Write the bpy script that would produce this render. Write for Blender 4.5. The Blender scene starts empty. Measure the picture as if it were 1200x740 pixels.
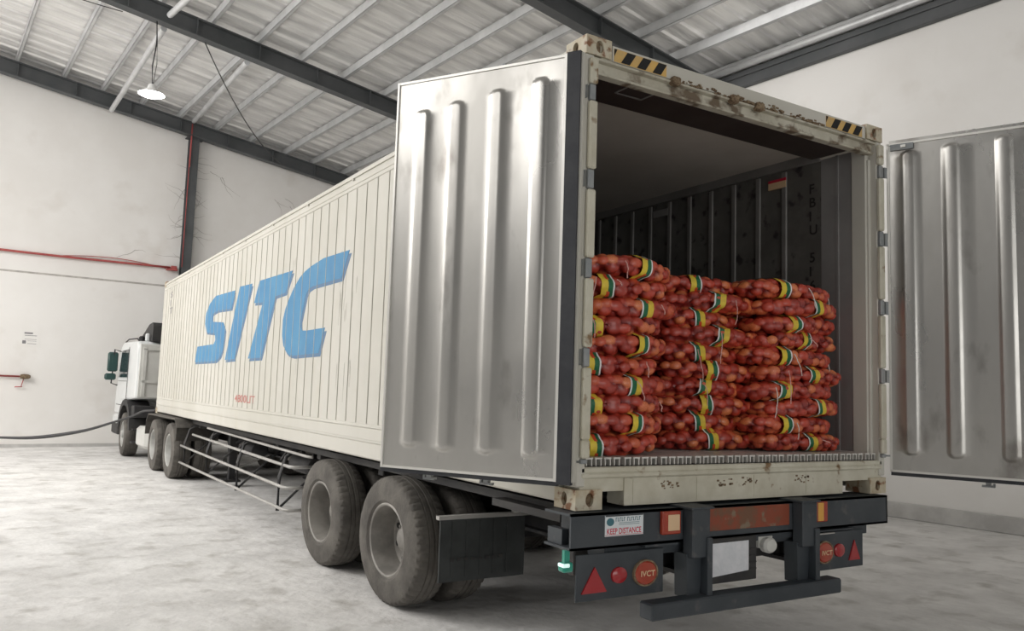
import bpy, math, random
import numpy as np
from mathutils import Vector, Matrix
random.seed(5)
SC = bpy.context.scene
COL = SC.collection
PI = math.pi

# ------------------------------------------------------------------ camera
cam_d = bpy.data.cameras.new('camera')
cam = bpy.data.objects.new('camera', cam_d)
COL.objects.link(cam)
cam.location = (-3.5972, -3.2208, 1.5005)
cam.rotation_euler = (1.6665, -0.0325, -0.5557)
cam_d.sensor_fit = 'HORIZONTAL'
cam_d.sensor_width = 36.0
cam_d.lens = 956.7241 * 36.0 / 1200.0
cam_d.clip_start = 0.05
cam_d.clip_end = 200
SC.camera = cam

# ------------------------------------------------------------------ world, exposure
SC.view_settings.view_transform = 'Standard'
SC.view_settings.look = 'None'
SC.view_settings.gamma = 1.0
SC.view_settings.exposure = 0.0
SC.view_settings.use_curve_mapping = False
w = bpy.data.worlds.new('world')
SC.world = w
w.use_nodes = True
bg = w.node_tree.nodes['Background']
bg.inputs[0].default_value = (1.0, 0.985, 0.96, 1)
bg.inputs[1].default_value = 0.17

BROT = math.radians(4.5)          # the hall stands 4.5 degrees askew to the truck
EX = Vector((math.cos(BROT), math.sin(BROT), 0))
EY = Vector((-math.sin(BROT), math.cos(BROT), 0))


def BP(x, y, z=0.0):
    return EX * x + EY * y + Vector((0, 0, z))


def area_light(name, loc, target, sx, sy, power, color=(1, 1, 1)):
    d = bpy.data.lights.new(name, 'AREA')
    d.shape = 'RECTANGLE'
    d.size = sx
    d.size_y = sy
    d.energy = power
    d.color = color
    o = bpy.data.objects.new(name, d)
    COL.objects.link(o)
    o.location = loc
    o.rotation_euler = (Vector(target) - Vector(loc)).to_track_quat('-Z', 'Y').to_euler()
    return o


# daylight from above on the left, then three added fill lamps
area_light('skylight_left', BP(-8.5, 10.3, 8.3), BP(-6.0, 8.5, 0), 6, 15, 2150, (1.0, 0.972, 0.94))
area_light('door_reflection_fill', BP(-14, 7.8, 8.0), BP(0, 7.5, 3.0), 18, 4.0, 800, (1.0, 0.972, 0.94))  # added lamp, mirrored as the bright upper half of the open door
area_light('right_wall_fill', BP(5.2, 4.5, 7.0), BP(7.0, 5.0, 3), 2.5, 6, 35, (1.0, 0.972, 0.94))  # unseen lamp added to lift the right wall
area_light('ceiling_fill', BP(-3, -11, 2.6), BP(1, 6, 8.0), 10, 4, 300, (1.0, 0.985, 0.96))  # uplight added behind the camera to brighten the ceiling


# ------------------------------------------------------------------ materials
def new_mat(name):
    m = bpy.data.materials.new(name)
    m.use_nodes = True
    nt = m.node_tree
    return m, nt, nt.nodes['Principled BSDF']


def mat(name, c1, c2=None, rough=0.6, metal=0.0, scale=3.0, lo=0.4, hi=0.62, bump=0.0, bscale=40.0,
        stretch=(1, 1, 1), coat=0.0, detail=5.0, c3=None, scale3=9.0, lo3=0.6, hi3=0.7, rvar=0.0, spec=None):
    m, nt, b = new_mat(name)
    N, Lk = nt.nodes, nt.links
    b.inputs['Roughness'].default_value = rough
    b.inputs['Metallic'].default_value = metal
    b.inputs['Coat Weight'].default_value = coat
    if spec is not None:
        b.inputs['Specular IOR Level'].default_value = spec
    tc = N.new('ShaderNodeTexCoord')
    mp = N.new('ShaderNodeMapping')
    mp.inputs['Scale'].default_value = stretch
    Lk.new(tc.outputs['Object'], mp.inputs['Vector'])
    if c2 is None:
        b.inputs['Base Color'].default_value = (*c1, 1)
    else:
        n = N.new('ShaderNodeTexNoise')
        n.inputs['Scale'].default_value = scale
        n.inputs['Detail'].default_value = detail
        n.inputs['Roughness'].default_value = 0.62
        Lk.new(mp.outputs[0], n.inputs['Vector'])
        r = N.new('ShaderNodeMapRange')
        r.inputs['From Min'].default_value = lo
        r.inputs['From Max'].default_value = hi
        Lk.new(n.outputs['Fac'], r.inputs['Value'])
        mx = N.new('ShaderNodeMix')
        mx.data_type = 'RGBA'
        mx.inputs[6].default_value = (*c1, 1)
        mx.inputs[7].default_value = (*c2, 1)
        Lk.new(r.outputs[0], mx.inputs[0])
        out = mx.outputs[2]
        if rvar:
            rr = N.new('ShaderNodeMapRange')
            rr.inputs['To Min'].default_value = rough - rvar
            rr.inputs['To Max'].default_value = rough + rvar
            Lk.new(r.outputs[0], rr.inputs['Value'])
            Lk.new(rr.outputs[0], b.inputs['Roughness'])
        if c3 is not None:
            n3 = N.new('ShaderNodeTexNoise')
            n3.inputs['Scale'].default_value = scale3
            n3.inputs['Detail'].default_value = 6
            Lk.new(mp.outputs[0], n3.inputs['Vector'])
            r3 = N.new('ShaderNodeMapRange')
            r3.inputs['From Min'].default_value = lo3
            r3.inputs['From Max'].default_value = hi3
            Lk.new(n3.outputs['Fac'], r3.inputs['Value'])
            m3 = N.new('ShaderNodeMix')
            m3.data_type = 'RGBA'
            m3.inputs[7].default_value = (*c3, 1)
            Lk.new(out, m3.inputs[6])
            Lk.new(r3.outputs[0], m3.inputs[0])
            out = m3.outputs[2]
        Lk.new(out, b.inputs['Base Color'])
    if bump:
        nb = N.new('ShaderNodeTexNoise')
        nb.inputs['Scale'].default_value = bscale
        nb.inputs['Detail'].default_value = 4
        Lk.new(mp.outputs[0], nb.inputs['Vector'])
        bp = N.new('ShaderNodeBump')
        bp.inputs['Strength'].default_value = bump
        bp.inputs['Distance'].default_value = 0.02
        Lk.new(nb.outputs['Fac'], bp.inputs['Height'])
        Lk.new(bp.outputs[0], b.inputs['Normal'])
    return m


M = {}
M['floor'] = mat('dusty_concrete', (0.60, 0.59, 0.575), (0.78, 0.77, 0.755), 0.9, scale=1.9, lo=0.34, hi=0.62, bump=0.8, bscale=10,
                 c3=(0.47, 0.455, 0.43), scale3=3.4, lo3=0.54, hi3=0.74, detail=9)
M['kerb'] = mat('kerb_concrete', (0.50, 0.49, 0.475), (0.63, 0.62, 0.60), 0.9, scale=2.0, bump=0.4, bscale=9)
M['wall'] = mat('painted_block_wall', (0.84, 0.82, 0.79), (0.89, 0.875, 0.85), 0.85, scale=0.5, bump=0.12, bscale=5,
                c3=(0.78, 0.75, 0.71), scale3=1.1, lo3=0.60, hi3=0.78)
M['crack'] = mat('cobweb_dirt', (0.42, 0.40, 0.37), (0.55, 0.52, 0.49), 0.95, scale=8)
M['steel_dark'] = mat('dark_grey_beam_paint', (0.075, 0.082, 0.085), (0.105, 0.11, 0.115), 0.6, scale=1.2)
M['purlin'] = mat('galvanised_purlin', (0.62, 0.63, 0.64), (0.74, 0.75, 0.76), 0.42, 0.45, scale=2)
M['cream'] = mat('cream_container_paint', (0.54, 0.525, 0.465), (0.60, 0.585, 0.53), 0.5, scale=0.8, stretch=(1, 1, 0.5),
                 c3=(0.55, 0.52, 0.44), scale3=3.0, lo3=0.62, hi3=0.80)
M['cream_dirty'] = mat('weathered_cream_paint', (0.50, 0.47, 0.37), (0.62, 0.60, 0.50), 0.55, scale=5, lo=0.35, hi=0.65,
                       c3=(0.22, 0.14, 0.07), scale3=11, lo3=0.62, hi3=0.70)
M['cream_rusty'] = mat('rusty_casting_paint', (0.56, 0.52, 0.41), (0.48, 0.40, 0.27), 0.6, scale=9, bump=0.3, bscale=30,
                       c3=(0.22, 0.10, 0.045), scale3=17, lo3=0.52, hi3=0.62)
M['header_grime'] = mat('grimy_header_paint', (0.42, 0.39, 0.31), (0.58, 0.56, 0.47), 0.6, scale=4, lo=0.35, hi=0.65, c3=(0.16, 0.12, 0.08), scale3=9, lo3=0.52, hi3=0.64)
M['joint'] = mat('panel_joint_grime', (0.40, 0.39, 0.345), (0.52, 0.505, 0.45), 0.8, scale=2.5)
M['rust'] = mat('flaky_rust', (0.15, 0.10, 0.06), (0.28, 0.21, 0.13), 0.9, scale=30, bump=0.8, bscale=60)
M['blue'] = mat('logo_blue_paint', (0.032, 0.20, 0.40), (0.05, 0.245, 0.44), 0.5, scale=1.6, c3=(0.10, 0.28, 0.46), scale3=4, lo3=0.62, hi3=0.8)
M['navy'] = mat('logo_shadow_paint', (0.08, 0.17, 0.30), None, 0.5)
M['redtext'] = mat('faded_red_lettering', (0.50, 0.20, 0.17), None, 0.6)
M['blacktext'] = mat('black_lettering', (0.025, 0.023, 0.022), None, 0.6)
M['greytext'] = mat('grey_lettering', (0.25, 0.24, 0.25), None, 0.6)
M['steel'] = mat('brushed_stainless_liner', (0.53, 0.52, 0.495), (0.45, 0.44, 0.415), 0.33, 0.90, scale=1.4, stretch=(1, 1, 0.5),
                 c3=(0.28, 0.265, 0.245), scale3=5.0, lo3=0.57, hi3=0.72, rvar=0.07, bump=0.10, bscale=3)
M['steel_edge'] = mat('bright_aluminium_edge', (0.75, 0.74, 0.70), None, 0.35, 0.5)
M['hinge_steel'] = mat('blue_grey_hinge_steel', (0.26, 0.28, 0.29), (0.34, 0.35, 0.35), 0.5, 0.3, scale=8)
M['rubber'] = mat('black_rubber', (0.022, 0.024, 0.03), (0.035, 0.037, 0.042), 0.6, scale=6)
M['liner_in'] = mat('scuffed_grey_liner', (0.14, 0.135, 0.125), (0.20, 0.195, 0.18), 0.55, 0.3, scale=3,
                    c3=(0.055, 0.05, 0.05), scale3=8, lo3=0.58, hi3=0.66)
M['liner_rib'] = mat('grey_liner_batten', (0.22, 0.215, 0.205), (0.28, 0.27, 0.26), 0.5, 0.2, scale=3)
M['liner_edge'] = mat('smooth_grey_jamb_panel', (0.34, 0.335, 0.33), (0.40, 0.39, 0.385), 0.45, 0.4, scale=2)
M['ceil_in'] = mat('beige_liner_ceiling', (0.58, 0.54, 0.48), (0.64, 0.60, 0.54), 0.6, scale=1.5)
M['brown_dark'] = mat('dark_brown_baffle', (0.045, 0.032, 0.028), (0.065, 0.05, 0.045), 0.6, scale=3)
M['tbar'] = mat('aluminium_floor_bar', (0.60, 0.59, 0.555), (0.70, 0.68, 0.64), 0.45, 0.25, scale=14)
M['black'] = mat('deep_black', (0.012, 0.012, 0.012), None, 0.8)
M['yellow'] = mat('hazard_yellow', (0.68, 0.43, 0.12), (0.56, 0.38, 0.16), 0.55, scale=9)
M['navy_metal'] = mat('dark_slate_chassis_paint', (0.030, 0.038, 0.046), (0.048, 0.056, 0.064), 0.55, scale=3, c3=(0.12, 0.115, 0.11), scale3=9, lo3=0.64, hi3=0.8)
M['chassis'] = mat('black_chassis_paint', (0.022, 0.022, 0.024), (0.04, 0.038, 0.036), 0.65, scale=4)
M['flap'] = mat('black_mud_flap', (0.030, 0.034, 0.034), (0.045, 0.05, 0.05), 0.7, scale=7)
M['tyre'] = mat('dusty_tyre_rubber', (0.07, 0.064, 0.057), (0.135, 0.125, 0.11), 0.85, scale=5, lo=0.35, hi=0.65, bump=0.3, bscale=50)
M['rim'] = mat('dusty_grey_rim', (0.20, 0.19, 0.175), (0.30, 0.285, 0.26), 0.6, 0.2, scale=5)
M['rim_pale'] = mat('pale_hub', (0.42, 0.42, 0.40), (0.5, 0.5, 0.48), 0.5, 0.3, scale=5)  # paler grey for the tractor's outer rims
M['redpanel'] = mat('worn_red_reflective_board', (0.24, 0.055, 0.025), (0.16, 0.075, 0.04), 0.6, scale=9, lo=0.45, hi=0.55,
                    c3=(0.20, 0.15, 0.10), scale3=14, lo3=0.58, hi3=0.66)
M['refl_red'] = mat('red_reflector', (0.34, 0.013, 0.018), None, 0.25, coat=0.5)
M['lens_red'] = mat('orange_red_lens', (0.38, 0.05, 0.02), (0.33, 0.04, 0.02), 0.25, scale=20, coat=0.5)
M['lens_amber'] = mat('amber_lens', (0.72, 0.36, 0.05), None, 0.3, coat=0.5)
M['lens_pale'] = mat('pale_peach_lens', (0.72, 0.50, 0.30), None, 0.3, coat=0.5)
M['white'] = mat('white_plastic', (0.78, 0.78, 0.77), None, 0.5)
M['paper'] = mat('white_paper_sheet', (0.62, 0.64, 0.67), (0.70, 0.71, 0.74), 0.8, scale=14, bump=0.2, bscale=25)
M['sticker'] = mat('white_sticker', (0.68, 0.72, 0.74), None, 0.5)
M['teal'] = mat('teal_print', (0.05, 0.16, 0.20), None, 0.6)
M['red_print'] = mat('red_print', (0.55, 0.02, 0.05), None, 0.6)
M['bar_grey'] = mat('grey_side_guard_paint', (0.36, 0.35, 0.33), (0.44, 0.43, 0.41), 0.5, 0.2, scale=5)
M['white_cab'] = mat('white_cab_paint', (0.72, 0.74, 0.74), (0.66, 0.68, 0.68), 0.35, scale=2, coat=0.3)
M['cab_grey'] = mat('grey_cab_back', (0.55, 0.55, 0.52), (0.62, 0.62, 0.59), 0.5, scale=2)
M['glass_dark'] = mat('tinted_cab_glass', (0.02, 0.03, 0.035), None, 0.1, spec=0.8)
M['green_dark'] = mat('dark_green_mirror_shell', (0.02, 0.06, 0.055), None, 0.4)
M['red_pipe'] = mat('red_pipe_paint', (0.46, 0.10, 0.09), (0.36, 0.07, 0.07), 0.5, scale=4)
M['cable'] = mat('black_cable_sheath', (0.05, 0.05, 0.052), None, 0.6)
M['lampgreen'] = mat('green_lens', (0.02, 0.28, 0.20), None, 0.3, coat=0.4)
M['net'] = mat('red_net_twine', (0.46, 0.05, 0.03), None, 0.6)
M['string'] = mat('pink_white_string', (0.72, 0.42, 0.38), None, 0.7)
M['string_white'] = mat('white_string', (0.75, 0.70, 0.66), None, 0.7)
M['band_yellow'] = mat('yellow_band_print', (0.78, 0.60, 0.05), (0.70, 0.50, 0.06), 0.5, scale=30)
M['band_green'] = mat('green_band_print', (0.01, 0.13, 0.055), None, 0.5)
M['band_red'] = mat('red_band_emblem', (0.60, 0.07, 0.02), None, 0.5)


def emissive(name, col, s):
    m, nt, b = new_mat(name)
    b.inputs['Base Color'].default_value = (*col, 1)
    b.inputs['Emission Color'].default_value = (*col, 1)
    b.inputs['Emission Strength'].default_value = s
    return m


M['lamp_glow'] = emissive('lit_bulb', (1, 1, 0.97), 14)
M['marker_glow'] = emissive('lit_marker', (0.75, 1.0, 0.95), 0.5)


def foil_mat():
    m, nt, b = new_mat('foil_insulation_sheet')
    N, Lk = nt.nodes, nt.links
    tc = N.new('ShaderNodeTexCoord')
    mp = N.new('ShaderNodeMapping')
    mp.inputs['Scale'].default_value = (0.25, 1.9, 1)
    Lk.new(tc.outputs['Object'], mp.inputs['Vector'])
    n = N.new('ShaderNodeTexNoise')
    n.inputs['Scale'].default_value = 2.2
    n.inputs['Detail'].default_value = 7
    Lk.new(mp.outputs[0], n.inputs['Vector'])
    cr = N.new('ShaderNodeValToRGB')
    cr.color_ramp.elements[0].position = 0.36
    cr.color_ramp.elements[0].color = (0.66, 0.655, 0.65, 1)
    cr.color_ramp.elements[1].position = 0.62
    cr.color_ramp.elements[1].color = (0.96, 0.955, 0.94, 1)
    Lk.new(n.outputs['Fac'], cr.inputs[0])
    Lk.new(cr.outputs[0], b.inputs['Base Color'])
    b.inputs['Metallic'].default_value = 0.35
    b.inputs['Roughness'].default_value = 0.40
    n2 = N.new('ShaderNodeTexNoise')
    n2.inputs['Scale'].default_value = 5.0
    n2.inputs['Detail'].default_value = 5
    mp2 = N.new('ShaderNodeMapping')
    mp2.inputs['Scale'].default_value = (0.3, 2.0, 1)
    Lk.new(tc.outputs['Object'], mp2.inputs['Vector'])
    Lk.new(mp2.outputs[0], n2.inputs['Vector'])
    bp = N.new('ShaderNodeBump')
    bp.inputs['Strength'].default_value = 0.6
    bp.inputs['Distance'].default_value = 0.05
    Lk.new(n2.outputs['Fac'], bp.inputs['Height'])
    Lk.new(bp.outputs[0], b.inputs['Normal'])
    return m


M['foil'] = foil_mat()


def onion_mat():
    m, nt, b = new_mat('onions_in_red_net')
    N, Lk = nt.nodes, nt.links
    a = N.new('ShaderNodeAttribute')
    a.attribute_name = 'onion'
    sx = N.new('ShaderNodeSeparateColor')
    Lk.new(a.outputs['Color'], sx.inputs[0])
    skin = N.new('ShaderNodeValToRGB')
    e = skin.color_ramp.elements
    e[0].position = 0.0
    e[0].color = (0.30, 0.03, 0.018, 1)
    e[1].position = 1.0
    e[1].color = (0.78, 0.26, 0.09, 1)
    k = e.new(0.55)
    k.color = (0.54, 0.065, 0.032, 1)
    Lk.new(sx.outputs[1], skin.inputs[0])
    mx = N.new('ShaderNodeMix')
    mx.data_type = 'RGBA'
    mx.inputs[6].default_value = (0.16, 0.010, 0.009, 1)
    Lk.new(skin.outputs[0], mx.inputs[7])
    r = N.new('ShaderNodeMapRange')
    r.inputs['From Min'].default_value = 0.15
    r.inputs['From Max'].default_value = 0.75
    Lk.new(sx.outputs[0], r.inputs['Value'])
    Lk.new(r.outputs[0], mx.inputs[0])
    # fine diagonal net threads over the onions
    tc = N.new('ShaderNodeTexCoord')
    v = N.new('ShaderNodeTexVoronoi')
    v.feature = 'DISTANCE_TO_EDGE'
    v.inputs['Scale'].default_value = 95
    Lk.new(tc.outputs['Object'], v.inputs['Vector'])
    rt = N.new('ShaderNodeMapRange')
    rt.inputs['From Min'].default_value = 0.05
    rt.inputs['From Max'].default_value = 0.16
    rt.inputs['To Min'].default_value = 0.35
    rt.inputs['To Max'].default_value = 0.0
    Lk.new(v.outputs['Distance'], rt.inputs['Value'])
    m2 = N.new('ShaderNodeMix')
    m2.data_type = 'RGBA'
    m2.inputs[7].default_value = (0.46, 0.035, 0.022, 1)
    Lk.new(mx.outputs[2], m2.inputs[6])
    Lk.new(rt.outputs[0], m2.inputs[0])
    Lk.new(m2.outputs[2], b.inputs['Base Color'])
    b.inputs['Roughness'].default_value = 0.42
    b.inputs['Coat Weight'].default_value = 0.45
    b.inputs['Coat Roughness'].default_value = 0.25
    return m


M['onion'] = onion_mat()


# ------------------------------------------------------------------ mesh helpers
class MB:
    """collects shapes and links them as one mesh object"""

    def __init__(s):
        s.v, s.f, s.m = [], [], []

    def add(s, vs, fs, mi=0):
        o = len(s.v)
        s.v += [tuple(p) for p in vs]
        s.f += [tuple(i + o for i in f) for f in fs]
        s.m += [mi] * len(fs)
        return s

    def box(s, x0, x1, y0, y1, z0, z1, mi=0, bev=0.0):
        if x0 > x1: x0, x1 = x1, x0
        if y0 > y1: y0, y1 = y1, y0
        if z0 > z1: z0, z1 = z1, z0
        if bev <= 0:
            vs = [(x, y, z) for x in (x0, x1) for y in (y0, y1) for z in (z0, z1)]
            fs = [(0, 1, 3, 2), (4, 6, 7, 5), (0, 4, 5, 1), (2, 3, 7, 6), (0, 2, 6, 4), (1, 5, 7, 3)]
            return s.add(vs, fs, mi)
        b = min(bev, (x1 - x0) * .45, (y1 - y0) * .45, (z1 - z0) * .45)
        import itertools
        vs = []
        idx = {}
        for sx, sy, sz in itertools.product((0, 1), repeat=3):
            c = (x1 if sx else x0, y1 if sy else y0, z1 if sz else z0)
            d = (-b if sx else b, -b if sy else b, -b if sz else b)
            for ax in range(3):
                p = [c[i] + (0 if i == ax else d[i]) for i in range(3)]
                idx[(sx, sy, sz, ax)] = len(vs)
                vs.append(p)
        fs = []
        q = [(0, 0), (1, 0), (1, 1), (0, 1)]
        for ax in range(3):
            for sd in (0, 1):
                f = []
                for a, c in q:
                    k = [a, c]
                    k.insert(ax, sd)
                    f.append(idx[(*k, ax)])
                fs.append(tuple(f))
        for ax in range(3):
            o1, o2 = [i for i in range(3) if i != ax]
            for a in (0, 1):
                for c in (0, 1):
                    k0 = [0, 0, 0]; k0[o1] = a; k0[o2] = c
                    k1 = list(k0); k1[ax] = 1
                    fs.append((idx[(*k0, o1)], idx[(*k0, o2)], idx[(*k1, o2)], idx[(*k1, o1)]))
        for k in itertools.product((0, 1), repeat=3):
            fs.append((idx[(*k, 0)], idx[(*k, 1)], idx[(*k, 2)]))
        return s.add(vs, fs, mi)

    def prism(s, poly, off, mi=0):
        """poly: 3D points of a planar outline, off: extrusion vector"""
        n = len(poly)
        off = Vector(off)
        vs = [Vector(p) for p in poly] + [Vector(p) + off for p in poly]
        fs = [tuple(range(n)), tuple(range(2 * n - 1, n - 1, -1))]
        fs += [(i, (i + 1) % n, n + (i + 1) % n, n + i) for i in range(n)]
        return s.add(vs, fs, mi)

    def tube(s, pts, r, n=8, mi=0, sz=1.0):
        pts = [Vector(p) for p in pts]
        rs = r if isinstance(r, (list, tuple)) else [r] * len(pts)
        vs, fs = [], []
        up = Vector((0, 0, 1))
        for i, p in enumerate(pts):
            d = (pts[min(i + 1, len(pts) - 1)] - pts[max(i - 1, 0)]).normalized()
            a = d.cross(up)
            if a.length < 1e-3:
                a = d.cross(Vector((1, 0, 0)))
            a.normalize()
            b = a.cross(d)
            for k in range(n):
                t = 2 * PI * k / n
                o = (a * math.cos(t) + b * math.sin(t)) * rs[i]
                o.z *= sz
                vs.append(p + o)
        for i in range(len(pts) - 1):
            for k in range(n):
                fs.append((i * n + k, i * n + (k + 1) % n, (i + 1) * n + (k + 1) % n, (i + 1) * n + k))
        fs.append(tuple(range(n - 1, -1, -1)))
        fs.append(tuple(range((len(pts) - 1) * n, len(pts) * n)))
        return s.add(vs, fs, mi)

    def lathe(s, prof, c, axis='x', n=32, mi=0, sz=0.8222, jag=None, caps=True):
        """prof: list of (along, radius); vertical radius flattened by sz"""
        vs, fs = [], []
        for i, (a, r) in enumerate(prof):
            for k in range(n):
                t = 2 * PI * k / n
                rr = r * (jag(i, k) if jag else 1.0)
                u, q = rr * math.cos(t), rr * math.sin(t)
                if axis == 'x': p = (c[0] + a, c[1] + u, c[2] + q * sz)
                elif axis == 'y': p = (c[0] + u, c[1] + a, c[2] + q * sz)
                else: p = (c[0] + u, c[1] + q, c[2] + a)
                vs.append(p)
        m = len(prof)
        for i in range(m - 1):
            for k in range(n):
                fs.append((i * n + k, i * n + (k + 1) % n, (i + 1) * n + (k + 1) % n, (i + 1) * n + k))
        if caps and prof[0][1] > 1e-6: fs.append(tuple(range(n - 1, -1, -1)))
        if caps and prof[-1][1] > 1e-6: fs.append(tuple(range((m - 1) * n, m * n)))
        return s.add(vs, fs, mi)

    def build(s, name, mats, parent=None, smooth=False, angle=None, fix=True):
        me = bpy.data.meshes.new(name)
        me.from_pydata(s.v, [], s.f)
        me.validate()
        if not isinstance(mats, (list, tuple)):
            mats = [mats]
        for m in mats:
            me.materials.append(M[m] if isinstance(m, str) else m)
        if len(me.polygons) == len(s.m):
            me.polygons.foreach_set('material_index', s.m)
        if fix:
            import bmesh
            bm = bmesh.new()
            bm.from_mesh(me)
            bmesh.ops.recalc_face_normals(bm, faces=bm.faces)
            bm.to_mesh(me)
            bm.free()
        if smooth:
            me.polygons.foreach_set('use_smooth', [True] * len(me.polygons))
            if angle:
                me.set_sharp_from_angle(angle=math.radians(angle))
        me.update()
        o = bpy.data.objects.new(name, me)
        COL.objects.link(o)
        if parent is not None:
            par(o, parent)
        return o


def par(o, parent):
    """parent, keeping the object's own coordinates as world coordinates"""
    o.parent = parent
    mw = parent.matrix_world_calc if hasattr(parent, 'matrix_world_calc') else world_mat(parent)
    o.matrix_parent_inverse = mw.inverted()


def world_mat(o):
    m = Matrix.LocRotScale(o.location, o.rotation_euler, o.scale)
    if o.parent is not None:
        return world_mat(o.parent) @ o.matrix_parent_inverse @ m
    return m


def empty(name, loc, label=None, cat=None, group=None, rz=0.0):
    o = bpy.data.objects.new(name, None)
    o.empty_display_size = 0.2
    COL.objects.link(o)
    o.location = loc
    o.rotation_euler = (0, 0, rz)
    tag(o, label, cat, group)
    return o


def tag(o, label=None, cat=None, group=None, kind=None):
    if label: o['label'] = label
    if cat: o['category'] = cat
    if group: o['group'] = group
    if kind: o['kind'] = kind
    return o


def in_hall(o):
    """mesh drawn in the hall's axes"""
    o.rotation_euler = (0, 0, BROT)
    return o


def text_mesh(body, size):
    cu = bpy.data.curves.new('lettering', 'FONT')
    cu.body = body
    cu.size = size
    cu.align_x = 'LEFT'
    cu.offset = size * 0.018
    o = bpy.data.objects.new('lettering_tmp', cu)
    COL.objects.link(o)
    dg = bpy.context.evaluated_depsgraph_get()
    me = bpy.data.meshes.new_from_object(o.evaluated_get(dg))
    vs = [tuple(v.co) for v in me.vertices]
    fs = [tuple(p.vertices) for p in me.polygons]
    bpy.data.objects.remove(o)
    bpy.data.meshes.remove(me)
    return vs, fs


def add_text(mb, body, size, fmap, xs=1.0, ys=1.0, mi=0, width=None):
    vs, fs = text_mesh(body, size)
    if width:
        xs = width / (max(v[0] for v in vs) - min(v[0] for v in vs))
    x0 = min(v[0] for v in vs)
    mb.add([fmap((v[0] - x0) * xs, v[1] * ys) for v in vs], fs, mi)


# ================================================================== THE HALL
RW = 7.1      # right wall
FW = 17.8     # far wall
ZK = 0.21     # concrete kerb along the right wall


def roofz(x):  # top of the beams / underside of the purlins
    return 1.5 + 7.056 - 0.137 * (x + 3.839)


mb = MB(); mb.box(-16, RW + .3, -14, FW + .3, -0.15, 0)
in_hall(tag(mb.build('floor', 'floor'), kind='structure'))
mb = MB(); mb.add([(-16, FW, 0), (RW, FW, 0), (RW, FW, roofz(RW) + .2), (-16, FW, roofz(-16) + .2),
                   (-16, FW + .25, 0), (RW, FW + .25, 0), (RW, FW + .25, roofz(RW) + .2), (-16, FW + .25, roofz(-16) + .2)],
                  [(0, 1, 2, 3), (7, 6, 5, 4), (0, 4, 5, 1), (1, 5, 6, 2), (2, 6, 7, 3), (3, 7, 4, 0)])
in_hall(tag(mb.build('wall_far', 'wall'), kind='structure'))
mb = MB(); mb.box(RW, RW + .25, -14, FW + .25, 0, roofz(RW) + .3)
in_hall(tag(mb.build('wall_right', 'wall'), kind='structure'))
mb = MB(); mb.box(RW - .05, RW, -14, FW, 0, ZK, bev=.01)
in_hall(tag(mb.build('baseboard_right', 'kerb'), kind='structure'))
# far wall: thin string course and the ledge above the ground
mb = MB(); mb.box(-16, 1.1, FW - .006, FW, 3.80, 3.84)
in_hall(tag(mb.build('trim_1', 'crack'), kind='structure'))
mb = MB(); mb.box(-16, RW, FW - .03, FW, 0, 0.07)
in_hall(tag(mb.build('baseboard_far', 'kerb'), kind='structure'))

# roof sheet: ribbed foil-faced sheeting, ribs running down the slope
mb = MB()
ys = []
y = -14.0
while y < FW + .2:
    for dy, dz in ((0, 0), (0.03, -0.035), (0.06, -0.035), (0.09, 0)):
        ys.append((y + dy, dz))
    y += 0.40
vs, fs = [], []
xs_ = (-16, RW + .2)
for (yy, dz) in ys:
    for xx in xs_:
        vs.append((xx, yy, roofz(xx) + 0.20 + dz))
for i in range(len(ys) - 1):
    fs.append((2 * i, 2 * i + 1, 2 * i + 3, 2 * i + 2))
mb.add(vs, fs)
nv = len(vs)
mb.add([(x_, y_, roofz(x_) + .30) for x_ in xs_ for y_ in (-14, FW + .3)], [(0, 1, 3, 2)])
in_hall(tag(mb.build('ceiling', 'foil'), kind='structure'))

# rafters: I-beams across the hall
tn = 2
for yb, dep in ((17.55, .335), (12.0, .335), (6.32, .335), (0.7, .335), (-4.9, .335)):
    mb = MB()
    xa, xb = -15.5, RW
    for (y0, y1, d0, d1) in ((yb - .10, yb + .10, 0, -.022), (yb - .10, yb + .10, -dep, -dep + .022), (yb - .012, yb + .012, -.02, -dep + .02)):
        mb.add([(xa, y0, roofz(xa) + d0), (xa, y1, roofz(xa) + d0), (xa, y1, roofz(xa) + d1), (xa, y0, roofz(xa) + d1),
                (xb, y0, roofz(xb) + d0), (xb, y1, roofz(xb) + d0), (xb, y1, roofz(xb) + d1), (xb, y0, roofz(xb) + d1)],
               [(0, 1, 2, 3), (7, 6, 5, 4), (0, 4, 5, 1), (1, 5, 6, 2), (2, 6, 7, 3), (3, 7, 4, 0)])
    for xs in np.arange(-14.0, RW, 1.15):   # web stiffener plates
        mb.box(xs, xs + .012, yb - .095, yb + .095, roofz(xs) - dep + .02, roofz(xs) - .022)
    in_hall(tag(mb.build('trim_%d' % tn, 'steel_dark'), kind='structure')); tn += 1
# purlins: C-sections along the hall
for xp in [-15.3 + .88 * k for k in range(14)] + [-2.52, -1.6, -0.8, 0.06, 0.92, 1.79, 2.67, 3.6, 4.38, 5.26, 6.15, 7.02]:
    if -3.2 < xp < -2.6: continue
    z = roofz(xp)
    mb = MB()
    mb.box(xp - .03, xp - .022, -14, FW, z, z + .165)
    mb.box(xp - .03, xp + .035, -14, FW, z, z + .008)
    mb.box(xp - .03, xp + .035, -14, FW, z + .157, z + .165)
    mb.box(xp + .029, xp + .035, -14, FW, z, z + .03)
    in_hall(tag(mb.build('trim_%d' % tn, 'purlin'), kind='structure')); tn += 1
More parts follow.
